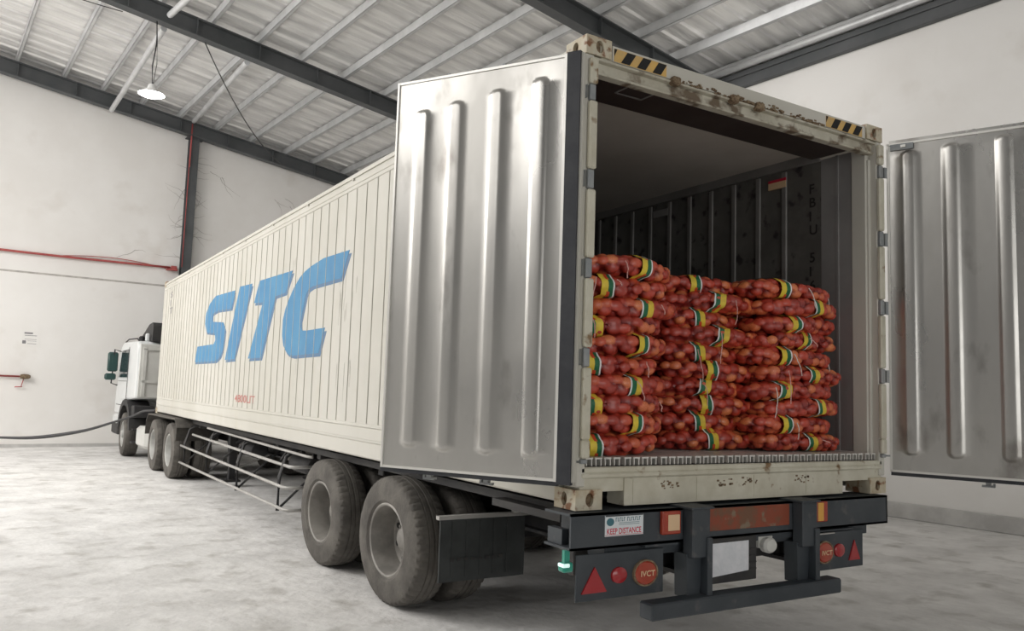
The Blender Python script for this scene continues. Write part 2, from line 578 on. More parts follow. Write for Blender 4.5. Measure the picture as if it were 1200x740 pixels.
# the eaves gutter channel along the right wall
mb = MB()
z = roofz(RW)
mb.box(RW - .10, RW, -14, FW, z - .30, z - .02, bev=.01)
mb.box(RW - .13, RW, -14, FW, z - .13, z - .10)
in_hall(tag(mb.build('trim_%d' % tn, 'steel_dark'), kind='structure')); tn += 1
mb = MB(); mb.tube([(RW - .16, -14, z + .03), (RW - .16, FW, z + .03)], .06, 12)
in_hall(tag(mb.build('trim_%d' % tn, 'purlin', smooth=True), kind='structure')); tn += 1
# column against the far wall
mb = MB()
zc = roofz(1.34) - .33
mb.box(1.22, 1.43, FW - .24, FW - .225, 0, zc); mb.box(1.22, 1.43, FW - .03, FW - .0, 0, zc); mb.box(1.318, 1.332, FW - .23, FW - .02, 0, zc)
mb.box(1.14, 1.54, FW - .28, FW, 0, .02); mb.box(1.14, 1.54, FW - .28, FW, zc - .02, zc)
in_hall(tag(mb.build('trim_%d' % tn, 'steel_dark'), kind='structure')); tn += 1

# pipe struts between the rafters and a sagging tie wire
for (a, b, r, lab) in (((-0.72, 12.1, roofz(-.72) - .37), (-0.60, 17.45, roofz(-.6) - .38), .055, 'pale pipe strut under the roof running to the far beam beside the hanging lamp'),
                       ((0.78, 12.1, roofz(.78) - .37), (1.22, 17.4, roofz(1.22) + .01), .055, 'pale pipe strut under the roof right of the hanging lamp, above the wall column'),
                       ((-0.70, 11.8, roofz(-.70) - .22), (-0.35, 6.4, roofz(-.35) - .38), .055, 'pale pipe strut at the top edge, on the near side of the middle beam')):
    mb = MB(); mb.tube([a, b], r, 10)
    in_hall(tag(mb.build('roof_strut', 'purlin', smooth=True, angle=40), lab, 'strut', 'pipe struts between the roof beams'))
mb = MB()
a, b = Vector((-0.03, 12.0, roofz(0) - .36)), Vector((3.6, 17.4, roofz(3.6) - .36))
mb.tube([a.lerp(b, t) - Vector((0, 0, .35 * 4 * t * (1 - t))) for t in np.linspace(0, 1, 16)], .012, 6)
in_hall(tag(mb.build('tie_wire', 'cable', smooth=True), 'thin dark wire sagging diagonally between the middle and far roof beams', 'wire'))
mb = MB()
a, b = Vector((-5.2, 12.0, roofz(-5.2) - .45)), Vector((-1.4, 12.1, roofz(-1.4) - .36))
mb.tube([a.lerp(b, t) - Vector((0, 0, .12 * 4 * t * (1 - t))) for t in np.linspace(0, 1, 14)], .008, 6)
in_hall(tag(mb.build('ceiling_wire', 'cable', smooth=True), 'thin wire strung level below the roof at the upper left', 'wire'))

# pendant lamp under the middle rafter
lx, ly, lz = -0.86, 12.0, 6.50
lamp = empty('pendant_lamp', BP(lx, ly, lz), 'lit white high-bay lamp hanging by a long cord from the middle roof beam', 'lamp', rz=BROT)


def hallpart(o, parent):
    o.rotation_euler = (0, 0, BROT)
    par(o, parent)
    return o


mb = MB(); mb.lathe([(.17, .04), (.16, .06), (.10, .075), (.055, .12), (.0, .215), (-.012, .22), (-.006, .205), (.05, .11), (.09, .06)], (lx, ly, lz), 'z', 28)
hallpart(mb.build('lamp_shade', 'white', smooth=True, angle=50), lamp)
mb = MB(); mb.lathe([(.05, .0), (.045, .10), (.0, .19), (-.04, .15), (-.055, 0.0)], (lx, ly, lz), 'z', 24)
hallpart(mb.build('bulb', 'lamp_glow', smooth=True), lamp)
mb = MB(); mb.tube([(lx, ly, lz + .16), (lx - .02, ly, lz + .5), (lx + .02, ly, lz + .9), (lx, ly, roofz(lx) - .33)], .012, 6)
mb.tube([(lx + .01, ly, lz + .16), (lx + .05, ly, lz + .55), (lx + .03, ly, lz + .95), (lx, ly, roofz(lx) - .33)], .006, 6)
hallpart(mb.build('cord', 'cable', smooth=True), lamp)
pl = bpy.data.lights.new('lamp_light', 'POINT'); pl.energy = 60; pl.shadow_soft_size = .15
po = bpy.data.objects.new('lamp_light', pl); COL.objects.link(po); po.location = BP(lx, ly, lz - .15)

# things on the far wall
pipe = empty('sprinkler_pipe', BP(1.1, FW, 4.25), 'thin red pipe running level across the far wall to the grey column', 'pipe', rz=BROT)
mb = MB()
mb.tube([(x_, FW - .06, 4.26 + .012 * math.sin(x_)) for x_ in np.arange(-12, 1.2, .5)], .026, 8)
hallpart(mb.build('pipe', 'red_pipe', smooth=True), pipe)
mb = MB(); mb.lathe([(0, .0), (0.001, .07), (.12, .07), (.121, 0)], (1.02, FW - .07, 4.26), 'x', 14)
mb.box(.92, 1.16, FW - .14, FW, 4.20, 4.235)
hallpart(mb.build('elbow_fitting', 'red_pipe', smooth=True, angle=40), pipe)
mb = MB(); mb.tube([(1.215, FW - .27, 4.28), (1.215, FW - .27, roofz(1.17) - .34)], .010, 8); mb.tube([(1.215, FW - .30, 6.75), (1.215, FW - .32, roofz(1.17) - .05)], .018, 8)
hallpart(mb.build('riser_pipe', 'red_pipe', smooth=True), pipe)
mb = MB()
a, b = Vector((-1.3, FW - .05, 4.27)), Vector((0.9, FW - .05, 4.24))
mb.tube([a.lerp(b, t) + Vector((0, 0, .09 * math.sin(PI * t))) for t in np.linspace(0, 1, 10)], .010, 6)
hallpart(mb.build('loose_wire', 'red_pipe', smooth=True), pipe)

hp = empty('hydrant_pipe', BP(-1.7, FW, 1.53), 'short red pipe with a dark valve end low on the far wall', 'pipe', rz=BROT)
mb = MB(); mb.tube([(-8, FW - .05, 1.55), (-1.9, FW - .05, 1.53)], .02, 8)
hallpart(mb.build('pipe', 'red_pipe', smooth=True), hp)
mb = MB(); mb.lathe([(0, .0), (0.01, .055), (.08, .07), (.16, .06), (.2, .035), (.201, 0)], (-1.92, FW - .07, 1.53), 'x', 14)
hallpart(mb.build('valve', 'rust', smooth=True, angle=40), hp)
mb = MB(); mb.tube([(-2.0, FW - .05, 1.30), (-1.86, FW - .05, 1.31)], .012, 6); mb.tube([(-1.88, FW - .05, 1.31), (-1.84, FW - .05, 1.5)], .010, 6)
hallpart(mb.build('drain_tap', 'red_pipe', smooth=True), hp)

nt_ = empty('wall_notice', BP(-1.76, FW, 2.36), 'small faded stencilled notice on the far wall left of the truck cab', 'notice', rz=BROT)
mb = MB(); mb.box(-1.94, -1.60, FW - .008, FW, 2.20, 2.53)
hallpart(mb.build('board', 'wall'), nt_)
mb = MB()
for (x0, x1, z0, z1) in ((-1.90, -1.74, 2.465, 2.50), (-1.89, -1.66, 2.425, 2.437), (-1.89, -1.66, 2.345, 2.352), (-1.93, -1.86, 2.25, 2.32), (-1.83, -1.66, 2.31, 2.316), (-1.83, -1.66, 2.25, 2.258)):
    mb.box(x0, x1, FW - .011, FW - .008, z0, z1)
hallpart(mb.build('stencilled_lines', 'greytext'), nt_)

# cobweb-like cracks beside the column and along the beam
rnd = random.Random(3)
mb = MB()


def crack(x, z, ang, ln, r=.008):
    pts = [(x, FW - .003, z)]
    for k in range(5):
        ang += rnd.uniform(-.5, .5)
        x += math.cos(ang) * ln / 5; z += math.sin(ang) * ln / 5
        pts.append((x, FW - .003, z))
    mb.tube(pts, [r * (1 - .15 * i) for i in range(len(pts))], 4)


for k in range(34):
    zz = 4.5 + 2.6 * rnd.random()
    sgn = -1 if rnd.random() < .5 else 1
    crack(1.34 + sgn * .12, zz, (0 if sgn > 0 else PI) + rnd.uniform(-.9, .9), rnd.uniform(.15, .6), .006)
for k in range(10):
    xx = 1.5 + rnd.random() * 3.2
    crack(xx, 6.9 - .137 * (xx - 1.3) - rnd.random() * .3, -.3 + rnd.uniform(-.8, .4), rnd.uniform(.3, .8), .006)
crack(0.2, 4.6, -2.3, .5, .008); crack(0.2, 4.6, -.5, .25, .008)
in_hall(tag(mb.build('cobwebs', 'crack'), 'wispy cobwebs and cracks on the far wall around the column', 'cobweb', kind='stuff'))

# ================================================================== CONTAINER
Lc = 12.8
Z0, Z1 = 0.95, 3.334
W = 1.219
cont = empty('shipping_container', (0, 0, Z0), 'long cream refrigerated container with blue lettering on its side and rear doors open', 'container')

# side walls (outer skin + raised vertical joints + stepped bottom band)
for sgn, nm in ((-1, 'left'), (1, 'right')):
    xo = sgn * W
    mb = MB()
    mb.box(xo, xo - sgn * .055, .17, Lc - .17, 1.10, 3.20)
    mb.box(xo + sgn * .004, xo - sgn * .03, .16, Lc - .1, 1.115, 1.205, bev=.004)   # kick band
    mb.box(xo + sgn * .009, xo - sgn * .03, .16, Lc - .1, 1.205, 1.235, bev=.006)   # lipped ledge
    mb.box(xo + sgn * .006, xo - sgn * .03, .16, Lc - .1, 3.165, 3.19, bev=.003)
    sw = mb.build('side_wall', 'cream', cont)
    mb = MB()
    y = .44
    while y < Lc - .2:
        mb.box(xo + sgn * .0045, xo, y - .005, y + .005, 1.236, 3.165)
        y += .226
    mb.build('panel_joints', 'joint', sw)
    mb = MB()
    mb.box(xo, xo - sgn * .12, .15, Lc - .15, .975, 1.10, bev=.01)
    mb.build('bottom_rail', 'cream_dirty' if False else 'cream', cont)
    mb = MB()
    mb.box(xo, xo - sgn * .09, .15, Lc - .15, 3.20, 3.31, bev=.008)
    mb.box(xo + sgn * .012, xo - sgn * .02, .15, Lc - .15, 3.262, 3.282)
    for yy in np.arange(.8, Lc, 1.21):
        mb.box(xo + sgn * .016, xo, yy, yy + .03, 3.245, 3.26)
    mb.build('top_rail', 'cream', cont)
mb = MB(); mb.box(-W + .09, W - .09, .05, Lc - .05, 3.27, 3.315)
mb.build('roof', 'cream', cont)
mb = MB(); mb.box(-W + .05, W - .05, Lc - .1, Lc, 1.0, 3.3, bev=.01); mb.box(-.9, .9, Lc, Lc + .03, 1.2, 3.1, bev=.02)
mb.build('front_wall', 'cream', cont)
# interior liner
IN = 1.14
for sgn in (-1, 1):
    mb = MB(); mb.box(sgn * IN, sgn * (W - .056), .41, Lc - .12, 1.19, 3.265)
    lw = mb.build('inner_liner', 'liner_in', cont)
    mb = MB()
    for y in [.72 + .243 * k for k in range(48)]:
        mb.box(sgn * IN, sgn * (IN - .016), y - .022, y + .022, 1.21, 3.18, bev=.005)
    mb.box(sgn * IN, sgn * (IN - .022), .41, Lc - .12, 3.19, 3.262)
    mb.build('liner_batten', 'liner_rib', lw)
    mb = MB(); mb.box(sgn * IN, sgn * (W - .056), .165, .41, 1.19, 3.265)
    mb.box(sgn * (IN + .001), sgn * (IN - .006), .27, .29, 1.2, 3.26)
    mb.build('jamb_panel', 'liner_edge', cont)
mb = MB(); mb.box(-IN, IN, .47, Lc - .12, 3.255, 3.27)
mb.build('ceiling_liner', 'ceil_in', cont)
mb = MB(); mb.box(-IN, IN, .076, .47, 3.212, 3.222); mb.box(-IN, IN, .462, .475, 3.215, 3.262)
dk = mb.build('ceiling_baffle', 'brown_dark', cont)
mb = MB()
x0, x1, y0, y1, z = -.80, -.60, .13, .30, 3.2105
for (a, b, c, d) in ((x0, x1, y0, y0 + .012), (x0, x1, y1 - .012, y1), (x0, x0 + .012, y0, y1), (x1 - .012, x1, y0, y1)):
    mb.box(a, b, c, d, z - .002, z + .002)
mb.build('sticker_outline', 'liner_edge', dk)
mb = MB(); mb.box(-IN, IN, Lc - .14, Lc - .1, 1.19, 3.26)
mb.build('end_liner', 'liner_in', cont)
# T-bar floor
mb = MB()
k = 0
x = -1.15
while x < 1.14:
    wbar = .045
    mb.box(x, x + wbar, .018, Lc - .12, 1.192, 1.20)
    mb.box(x + .004, x + .010, .018, Lc - .12, 1.16, 1.192)
    mb.box(x + wbar - .010, x + wbar - .004, .018, Lc - .12, 1.16, 1.192)
    x += .058
    k += 1
    if k % 4 == 0: x += .012
mb.build('floor_grating', 'tbar', cont)
mb = MB(); mb.box(-IN - .02, IN + .02, .03, Lc - .12, 1.12, 1.158)
mb.build('floor_pan', 'chassis', cont)

# rear frame
mb = MB()
mb.box(-W + .03, W - .03, .0, .14, 1.125, 1.155, bev=.006)
mb.box(-W + .03, W - .03, -.006, .14, 1.10, 1.128, bev=.008)
mb.box(-W + .03, W - .03, .012, .14, 1.035, 1.10)
mb.box(-.915, .80, .004, .14, .962, 1.098)
for x in np.arange(-.86, .9, .44):
    mb.box(x, x + .006, .001, .005, .97, 1.09)
sill = mb.build('door_sill', 'cream_dirty', cont)
mb = MB()
rr = random.Random(8)
for xc in (-.62, -.22, -.02, .42):
    for q in range(14):
        a, b = xc + rr.uniform(-.06, .06), 1.055 + rr.uniform(-.02, .02)
        s_ = rr.uniform(.004, .012)
        mb.box(a, a + s_ * 1.6, .0015, .0045, b, b + s_)
tag(mb.build('grime_marks', 'rust', sill), kind='stuff')
# header
mb = MB()
mb.box(-W + .10, W - .10, .01, .16, 3.225, 3.318, bev=.006)
mb.box(-W + .05, W - .05, .035, .075, 3.155, 3.225, bev=.004)
mb.box(-W + .05, W - .05, .0, .16, 3.215, 3.228, bev=.004)
mb.box(-W + .05, W - .05, .022, .08, 3.152, 3.166, bev=.004)
header = mb.build('door_header', 'header_grime', cont)
mb = MB(); mb.box(-W + .17, W - .17, .002, .012, 3.232, 3.314)
mb.build('header_face', 'cream', header)
for (xa, n) in ((-1.04, 3), (.655, 3)):
    mb = MB()
    ln = .36
    mb.box(xa, xa + ln, -.001, .003, 3.234, 3.302, 0)
    for q in range(n):
        xs = xa + .045 + q * .108
        mb.prism([(xs, -.001, 3.236), (xs + .058, -.001, 3.236), (xs + .100, -.001, 3.300), (xs + .042, -.001, 3.300)], (0, -.002, 0), 1)
    mb.prism([(xa, -.001, 3.262), (xa + .018, -.001, 3.300), (xa, -.001, 3.300)], (0, -.002, 0), 1)
    mb.build('hazard_stripes', ['yellow', 'black'], header)
rr = random.Random(2)
for xc in (-.62, -.17, .04):
    mb = MB()
    mb.box(xc - .03, xc + .03, -.03, .02, 3.198, 3.245, bev=.01)
    for q in range(10):
        a, b, c = xc + rr.uniform(-.035, .025), -.02 + rr.uniform(-.01, .02), 3.22 + rr.uniform(-.02, .02)
        s_ = rr.uniform(.008, .016)
        mb.box(a, a + s_, b, b + s_, c, c + s_, bev=.003)
    mb.build('lock_keeper', 'rust', cont)
mb = MB()
for q in range(110):
    a = rr.uniform(-.6, .62); s_ = rr.uniform(.004, .013)
    c = 3.224 + abs(rr.gauss(0, .010))
    mb.box(a, a + s_ * 2, -.008 + rr.uniform(-.004, .01), .012, c, c + s_)
tag(mb.build('dirt_crust', 'rust', header), kind='stuff')

# corner posts
for sgn in (-1, 1):
    mb = MB()
    mb.box(sgn * W, sgn * (W - .055), .0, .06, 1.06, 3.235, bev=.006)
    mb.box(sgn * (W - .004), sgn * (W - .085), .06, .17, 1.06, 3.22, bev=.006)
    mb.box(sgn * (W - .05), sgn * (W - .075), .045, .17, 1.15, 3.12, bev=.004)
    cp = mb.build('corner_post', 'cream', cont)
    mb = MB()
    # hinge lugs (cream blocks) left between the hinge blades
    segs = [(1.20, 1.29), (1.29, 1.64), (1.74, 2.08), (2.185, 2.53), (2.635, 2.985), (3.075, 3.21)]
    for (a, b) in segs:
        mb.box(sgn * (W - .012), sgn * (W - .062), -.03, .0, a, b, bev=.008)
    mb.build('hinge_lug', 'cream_dirty', cp)
    mb = MB(); mb.box(sgn * W, sgn * (W - .15), Lc - .15, Lc, 1.05, 3.23, bev=.01)
    mb.build('corner_post', 'cream', cont)


def casting(cx, cy, cz, sx, sy, sz_, mname):
    """ISO corner casting: hollow block with oval openings in its outer side and end face"""
    mb = MB()
    wx, wy, h = .162, .178, .098
    x0 = cx; x1 = cx - sx * wx
    y0 = cy; y1 = cy + sy * wy
    z0 = cz; z1 = cz + sz_ * h
    zlo, zhi = min(z0, z1), max(z0, z1)

    def face(o, u, v, lu, lv, cu, cv, ru, rv, depth):
        """rectangle lu x lv in plane o+u*a+v*b with an oval hole and a short collar inwards"""
        n = 24
        o, u, v, depth = Vector(o), Vector(u), Vector(v), Vector(depth)
        inner, outer = [], []
        for k in range(n):
            t = 2 * PI * (k + .5) / n
            c, s = math.cos(t), math.sin(t)
            inner.append(o + u * (cu + ru * c) + v * (cv + rv * s))
            # ray to the rectangle edge
            ts = []
            if c > 1e-6: ts.append((lu - cu) / c)
            if c < -1e-6: ts.append(-cu / c)
            if s > 1e-6: ts.append((lv - cv) / s)
            if s < -1e-6: ts.append(-cv / s)
            tt = min(ts)
            outer.append(o + u * (cu + tt * c) + v * (cv + tt * s))
        # snap nearest outer points to the corners
        for ca, cb in ((0, 0), (lu, 0), (lu, lv), (0, lv)):
            p = o + u * ca + v * cb
            k = min(range(n), key=lambda i: (outer[i] - p).length)
            outer[k] = p
        back = [p + depth for p in inner]
        mb.add(outer + inner + back, [(k, (k + 1) % n, n + (k + 1) % n, n + k) for k in range(n)] +
               [(n + k, n + (k + 1) % n, 2 * n + (k + 1) % n, 2 * n + k) for k in range(n)])

    # end face (facing -sy) and side face (facing sx)
    face((x0, y0, zlo), (-sx, 0, 0), (0, 0, 1), wx, h, .085, h * .5, .024, .033, (0, sy * .02, 0))
    face((x0, y0, zlo), (0, sy, 0), (0, 0, 1), wy, h, .095, h * .5, .024, .033, (-sx * .02, 0, 0))
    # other four faces
    xa, xb, ya, yb = min(x0, x1), max(x0, x1), min(y0, y1), max(y0, y1)
    mb.add([(xa, ya, zlo), (xb, ya, zlo), (xb, yb, zlo), (xa, yb, zlo)], [(0, 1, 2, 3)])
    mb.add([(xa, ya, zhi), (xb, ya, zhi), (xb, yb, zhi), (xa, yb, zhi)], [(0, 1, 2, 3)])
    mb.add([(x1, ya, zlo), (x1, yb, zlo), (x1, yb, zhi), (x1, ya, zhi)], [(0, 1, 2, 3)])
    mb.add([(xa, y1, zlo), (xb, y1, zlo), (xb, y1, zhi), (xa, y1, zhi)], [(0, 1, 2, 3)])
    o = mb.build('corner_casting', mname, cont)
    # dark hollow
    mb2 = MB(); mb2.box(x0 - sx * .022, x1 + sx * .01, y0 + sy * .022, y1 - sy * .01, zlo + .008, zhi - .008)
    mb2.build('casting_hollow', 'rust', o)
    return o


for sx in (-1, 1):
    casting(sx * (W + .003), -.004, Z0, sx, 1, 1, 'cream_rusty')
    casting(sx * (W + .003), -.004, Z1, sx, 1, -1, 'cream_rusty')
    casting(sx * (W + .003), Lc + .004, Z0, sx, -1, 1, 'cream_rusty')
    casting(sx * (W + .003), Lc + .004, Z1, sx, -1, -1, 'cream_rusty')

# ---- lettering on the left side
LET = {
    'S': [(9.516, 1.812), (9.392, 2.04), (8.30, 2.04), (8.21, 2.09), (8.262, 2.186), (8.807, 2.222), (8.955, 2.35), (8.93, 2.50), (8.72, 2.62), (8.363, 2.703), (7.252, 2.678), (7.387, 2.46), (8.184, 2.487), (8.486, 2.462), (8.488, 2.355), (7.801, 2.307), (7.651, 2.211), (7.707, 1.974), (7.85, 1.86), (8.09, 1.809)],
    'I': [(7.577, 1.81), (7.022, 2.703), (6.419, 2.682), (7.066, 1.815)],
    'T': [(6.412, 1.806), (5.903, 2.421), (6.289, 2.441), (6.103, 2.683), (4.843, 2.66), (5.055, 2.455), (5.415, 2.448), (5.852, 1.806)],
    'C': [(3.255, 2.657), (3.42, 2.437), (4.18, 2.437), (4.30, 2.42), (4.365, 2.38), (4.488, 2.141), (4.475, 2.069), (4.42, 2.035), (4.299, 2.029), (3.779, 2.03), (3.916, 1.808), (4.66, 1.802), (4.80, 1.815), (4.913, 1.848), (5.02, 1.91), (5.085, 2.02), (5.089, 2.177), (5.02, 2.29), (4.924, 2.372), (4.77, 2.48), (4.596, 2.563), (4.44, 2.607), (4.269, 2.635), (3.908, 2.669)],
}
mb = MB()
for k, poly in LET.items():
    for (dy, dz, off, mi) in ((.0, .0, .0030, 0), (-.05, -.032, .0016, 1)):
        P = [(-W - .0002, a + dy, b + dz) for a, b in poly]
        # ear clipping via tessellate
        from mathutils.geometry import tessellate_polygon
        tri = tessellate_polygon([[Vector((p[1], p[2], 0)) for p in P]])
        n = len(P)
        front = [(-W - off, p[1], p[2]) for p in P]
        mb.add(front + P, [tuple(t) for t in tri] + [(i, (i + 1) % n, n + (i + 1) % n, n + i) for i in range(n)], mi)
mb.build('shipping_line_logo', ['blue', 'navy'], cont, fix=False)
mb = MB()
add_text(mb, '4800LIT', .16, lambda a, b: (-W - .003, 6.92 - a, 1.30 + b), width=.92, ys=.75)
mb.build('small_red_lettering', 'redtext', cont, fix=False)
mb = MB()
for i, ch in enumerate('SIT'):
    add_text(mb, ch, .20, lambda a, b, i=i: (-W - .003, 12.05 - a, 2.98 - i * .14 + b), xs=2.2, ys=.72)
mb.build('small_code_lettering', 'greytext', cont, fix=False)
# dark streaks on the side
mb = MB()
rr = random.Random(4)
for q in range(26):
    y = 3.25 + rr.uniform(-.22, .22) + (.0 if q < 18 else 1.5); zt = rr.uniform(1.6, 2.9)
    mb.prism([(-W - .0005, y, zt), (-W - .0005, y + .012, zt - .02), (-W - .0005, y + .01, zt - rr.uniform(.06, .35)), (-W - .0005, y - .002, zt - .05)], (-.0008, 0, 0))
tag(mb.build('scuff_streaks', 'joint', cont), kind='stuff')
# interior lettering, stacked
mb = MB()
zt = 2.975
for ch in ['F', 'B', 'I', 'U', '', '5', '1', '6']:
    if ch:
        add_text(mb, ch, .12, lambda a, b, z=zt: (IN - .003, .505 - a, z + b), xs=.85, ys=.80)
    zt -= .098
mb.build('stacked_code_lettering', 'blacktext', cont, fix=False)
mb = MB(); mb.box(IN - .018, IN - .003, .70, .86, 3.065, 3.115, 0); mb.box(IN - .019, IN - .003, .70, .86, 3.115, 3.135, 1)
mb.build('warning_label', ['lens_pale', 'red_print'], cont)
mb = MB(); mb.box(IN - .018, IN - .003, 1.95, 2.13, 3.07, 3.13)
mb.build('white_label', 'liner_edge', cont)


# ---- doors
def door(hx, hy, ang, ribs, flip, g0=.10):
    """built in hinge coordinates: u along the leaf, n = inward-facing normal, z up"""
    t = math.radians(ang)
    U = Vector((math.cos(t), math.sin(t), 0))
    Nn = Vector((-math.sin(t), math.cos(t), 0)) * flip       # towards the viewer (inner face)
    O = Vector((hx, hy, 0))
    zb, zt, wd, th = 1.085, 3.225, 1.125, .085

    def P(u, n, z): return O + U * u + Nn * n + Vector((0, 0, z))

    def bx(mb, u0, u1, n0, n1, z0, z1, mi=0):
        vs = [P(u, n, z) for u in (u0, u1) for n in (n0, n1) for z in (z0, z1)]
        mb.add(vs, [(0, 1, 3, 2), (4, 6, 7, 5), (0, 4, 5, 1), (2, 3, 7, 6), (0, 2, 6, 4), (1, 5, 7, 3)], mi)

    mb = MB()
    # inner skin with pressed rounded channels as real relief
    us = sorted(set([g0, wd - .01] + [a for r in ribs for a in (r[0] - .052, r[0] - .036, r[0] - .022, r[0], r[0] + .022, r[0] + .036, r[0] + .052)] + list(np.linspace(g0, wd - .01, 12))))
    zs = sorted(set([zb + .015, zt - .015] + list(np.linspace(zb + .015, zt - .015, 14)) +
                    [a for r in ribs for a in list(r[1] + np.array([-.06, -.045, -.03, -.018, -.006, .006, .02, .035, .05])) + list(r[2] - np.array([-.06, -.045, -.03, -.018, -.006, .006, .02, .035, .05]))]))

    def relief(u, z):
        h = 0.0
        for (rc, z0, z1) in ribs:
            zc = min(max(z, z0 + .04), z1 - .04)
            d = math.hypot(u - rc, (z - zc) * 1.15)
            k = min(1, max(0, (.052 - d) / .024))
            h = max(h, k * k * (3 - 2 * k) * .012)
        return h

    nu, nz = len(us), len(zs)
    vs = [P(u, relief(u, z), z) for z in zs for u in us]
    fs = [(j * nu + i, j * nu + i + 1, (j + 1) * nu + i + 1, (j + 1) * nu + i) for j in range(nz - 1) for i in range(nu - 1)]
    mb.add(vs, fs)
    d = mb.build('door', 'steel', cont, smooth=True, angle=30, fix=False)
    mb = MB(); bx(mb, .0, wd, -th, -.002, zb, zt)
    mb.build('door_core', 'cream', d)
    mb = MB()
    bx(mb, g0 - .015, g0, -.004, .012 if g0 > .05 else .006, zb, zt); bx(mb, wd - .012, wd, -.004, .008, zb, zt)
    bx(mb, g0 - .01, wd, -.004, .006, zb, zb + .014); bx(mb, g0 - .01, wd, -.004, .006, zt - .014, zt)
    mb.build('edge_trim', 'steel_edge', d)
    mb = MB()
    if g0 > .05: bx(mb, .012, .085, -.02, .012, zb - .012, zt + .006)
    bx(mb, g0 - .01, wd + .008, -.035, -.004, zb - .022, zb)
    if g0 > .05: bx(mb, g0 - .01, wd + .008, -.03, -.006, zt, zt + .006)
    mb.build('gasket', 'rubber', d)
    for (a, b) in ((1.64, 1.74), (2.08, 2.185), (2.53, 2.635), (2.985, 3.075), (1.17, 1.20)):
        mb = MB()
        sg = -1 if hx < 0 else 1
        mb.box(sg * (W - .014), sg * (W - .052), -.022, .002, a + .004, b - .004, bev=.004)
        mb.add([P(.03, -.05, a + .01), P(.03, -.03, a + .01), (hx - sg * .03, -.005, a + .01), (hx - sg * .03, -.02, a + .01),
                P(.03, -.05, b - .01), P(.03, -.03, b - .01), (hx - sg * .03, -.005, b - .01), (hx - sg * .03, -.02, b - .01)],
               [(0, 1, 2, 3), (7, 6, 5, 4), (0, 4, 5, 1), (1, 5, 6, 2), (2, 6, 7, 3), (3, 7, 4, 0)])
        mb.build('hinge_blade', 'hinge_steel', d)
    # locking rods on the outer face with cams above and below
    for u in (.53, .88):
        mb = MB()
        mb.tube([P(u, -th - .025, zb - .02), P(u, -th - .025, zt + .02)], .017, 10)
        for zz in (1.4, 1.9, 2.5, 3.0):
            bx(mb, u - .04, u + .04, -th - .045, -th, zz, zz + .05)
        bx(mb, u - .045, u + .03, -th - .05, -th + .01, zt + .006, zt + .026)
        bx(mb, u - .045, u - .025, -th - .05, -th + .01, zt + .02, zt + .045)
        bx(mb, u - .014, u + .014, -th - .04, -th - .01, zb - .05, zb - .01)
        bx(mb, u - .035, u + .035, -th - .04, -th - .01, zb - .058, zb - .046)
        bx(mb, u + .024, u + .036, -th - .04, -th - .01, zb - .05, zb - .034)
        mb.build('locking_rod', 'hinge_steel', d)
    return d, P, bx


dl, Pl, bl = door(-1.25, -.02, 121, [(.95, 1.20, 3.05), (.735, 1.19, 3.07), (.485, 1.19, 3.10), (.235, 1.185, 3.125)], 1)
dr, Pr, br = door(1.25, -.02, -68, [(.105 + .02, 1.195, 3.165), (.375, 1.19, 3.175), (.665, 1.19, 3.185), (.93, 1.19, 3.185)], -1, .012)
mb = MB(); br(mb, .02, .16, .003, .012, 3.175, 3.215, 0); br(mb, .085, .115, .012, .020, 3.188, 3.205, 1)
mb.build('latch_plate', ['hinge_steel', 'steel_edge'], dr)

# ================================================================== SEMI-TRAILER
tr = empty('semi_trailer', (0, 3, 0), 'dark flat semi-trailer under the container with twin rear axles and a slate bumper', 'trailer')
for x in (-.43, .43):
    mb = MB()
    mb.box(x - .07, x + .07, .05, 12.1, .90, .93); mb.box(x - .07, x + .07, .05, 9.6, .58, .60); mb.box(x - .008, x + .008, .05, 12.1, .59, .91)
    mb.box(x - .07, x + .07, 9.6, 12.1, .80, .82)
    mb.build('chassis_beam', 'chassis', tr)
for y in (1.0, 2.9, 4.4, 5.8, 7.2, 8.6, 10.0, 11.4, 12.2):
    mb = MB(); mb.box(-1.0, 1.0, y - .05, y + .05, .82, .93, bev=.006)
    mb.build('cross_member', 'chassis', tr)
mb = MB(); mb.box(-1.06, -.99, .3, 12.5, .88, .93); mb.box(.99, 1.06, .3, 12.5, .88, .93)
mb.build('side_rail', 'chassis', tr)


def tyre_mesh(mb, cx, cy, cz, wdt, R=.54, n=144):
    """dusty truck tyre with notched shoulder blocks, axis along x; outer side at -x of centre"""
    h = wdt / 2
    prof = [(-h * .80, .300), (-h * .98, .335), (-h * 1.0, .40), (-h * .95, .46), (-h * .88, .505), (-h * .78, R - .012), (-h * .60, R - .003),
            (-h * .34, R), (-h * .30, R - .012), (-h * .26, R), (-.008, R), (0, R - .012), (.008, R), (h * .26, R), (h * .30, R - .012), (h * .34, R),
            (h * .60, R - .003), (h * .78, R - .012), (h * .88, .505), (h * .95, .46), (h * 1.0, .40), (h * .98, .335), (h * .80, .300), (-h * .80, .300)]

    def jag(i, k):
        if i in (5, 6, 7, 15, 16, 17) and k % 3 == 0: return .968 if i in (5, 17) else (.978 if i in (6, 16) else .992)
        return 1.0
    mb.lathe(prof, (cx, cy, cz), 'x', n, jag=jag, caps=False)


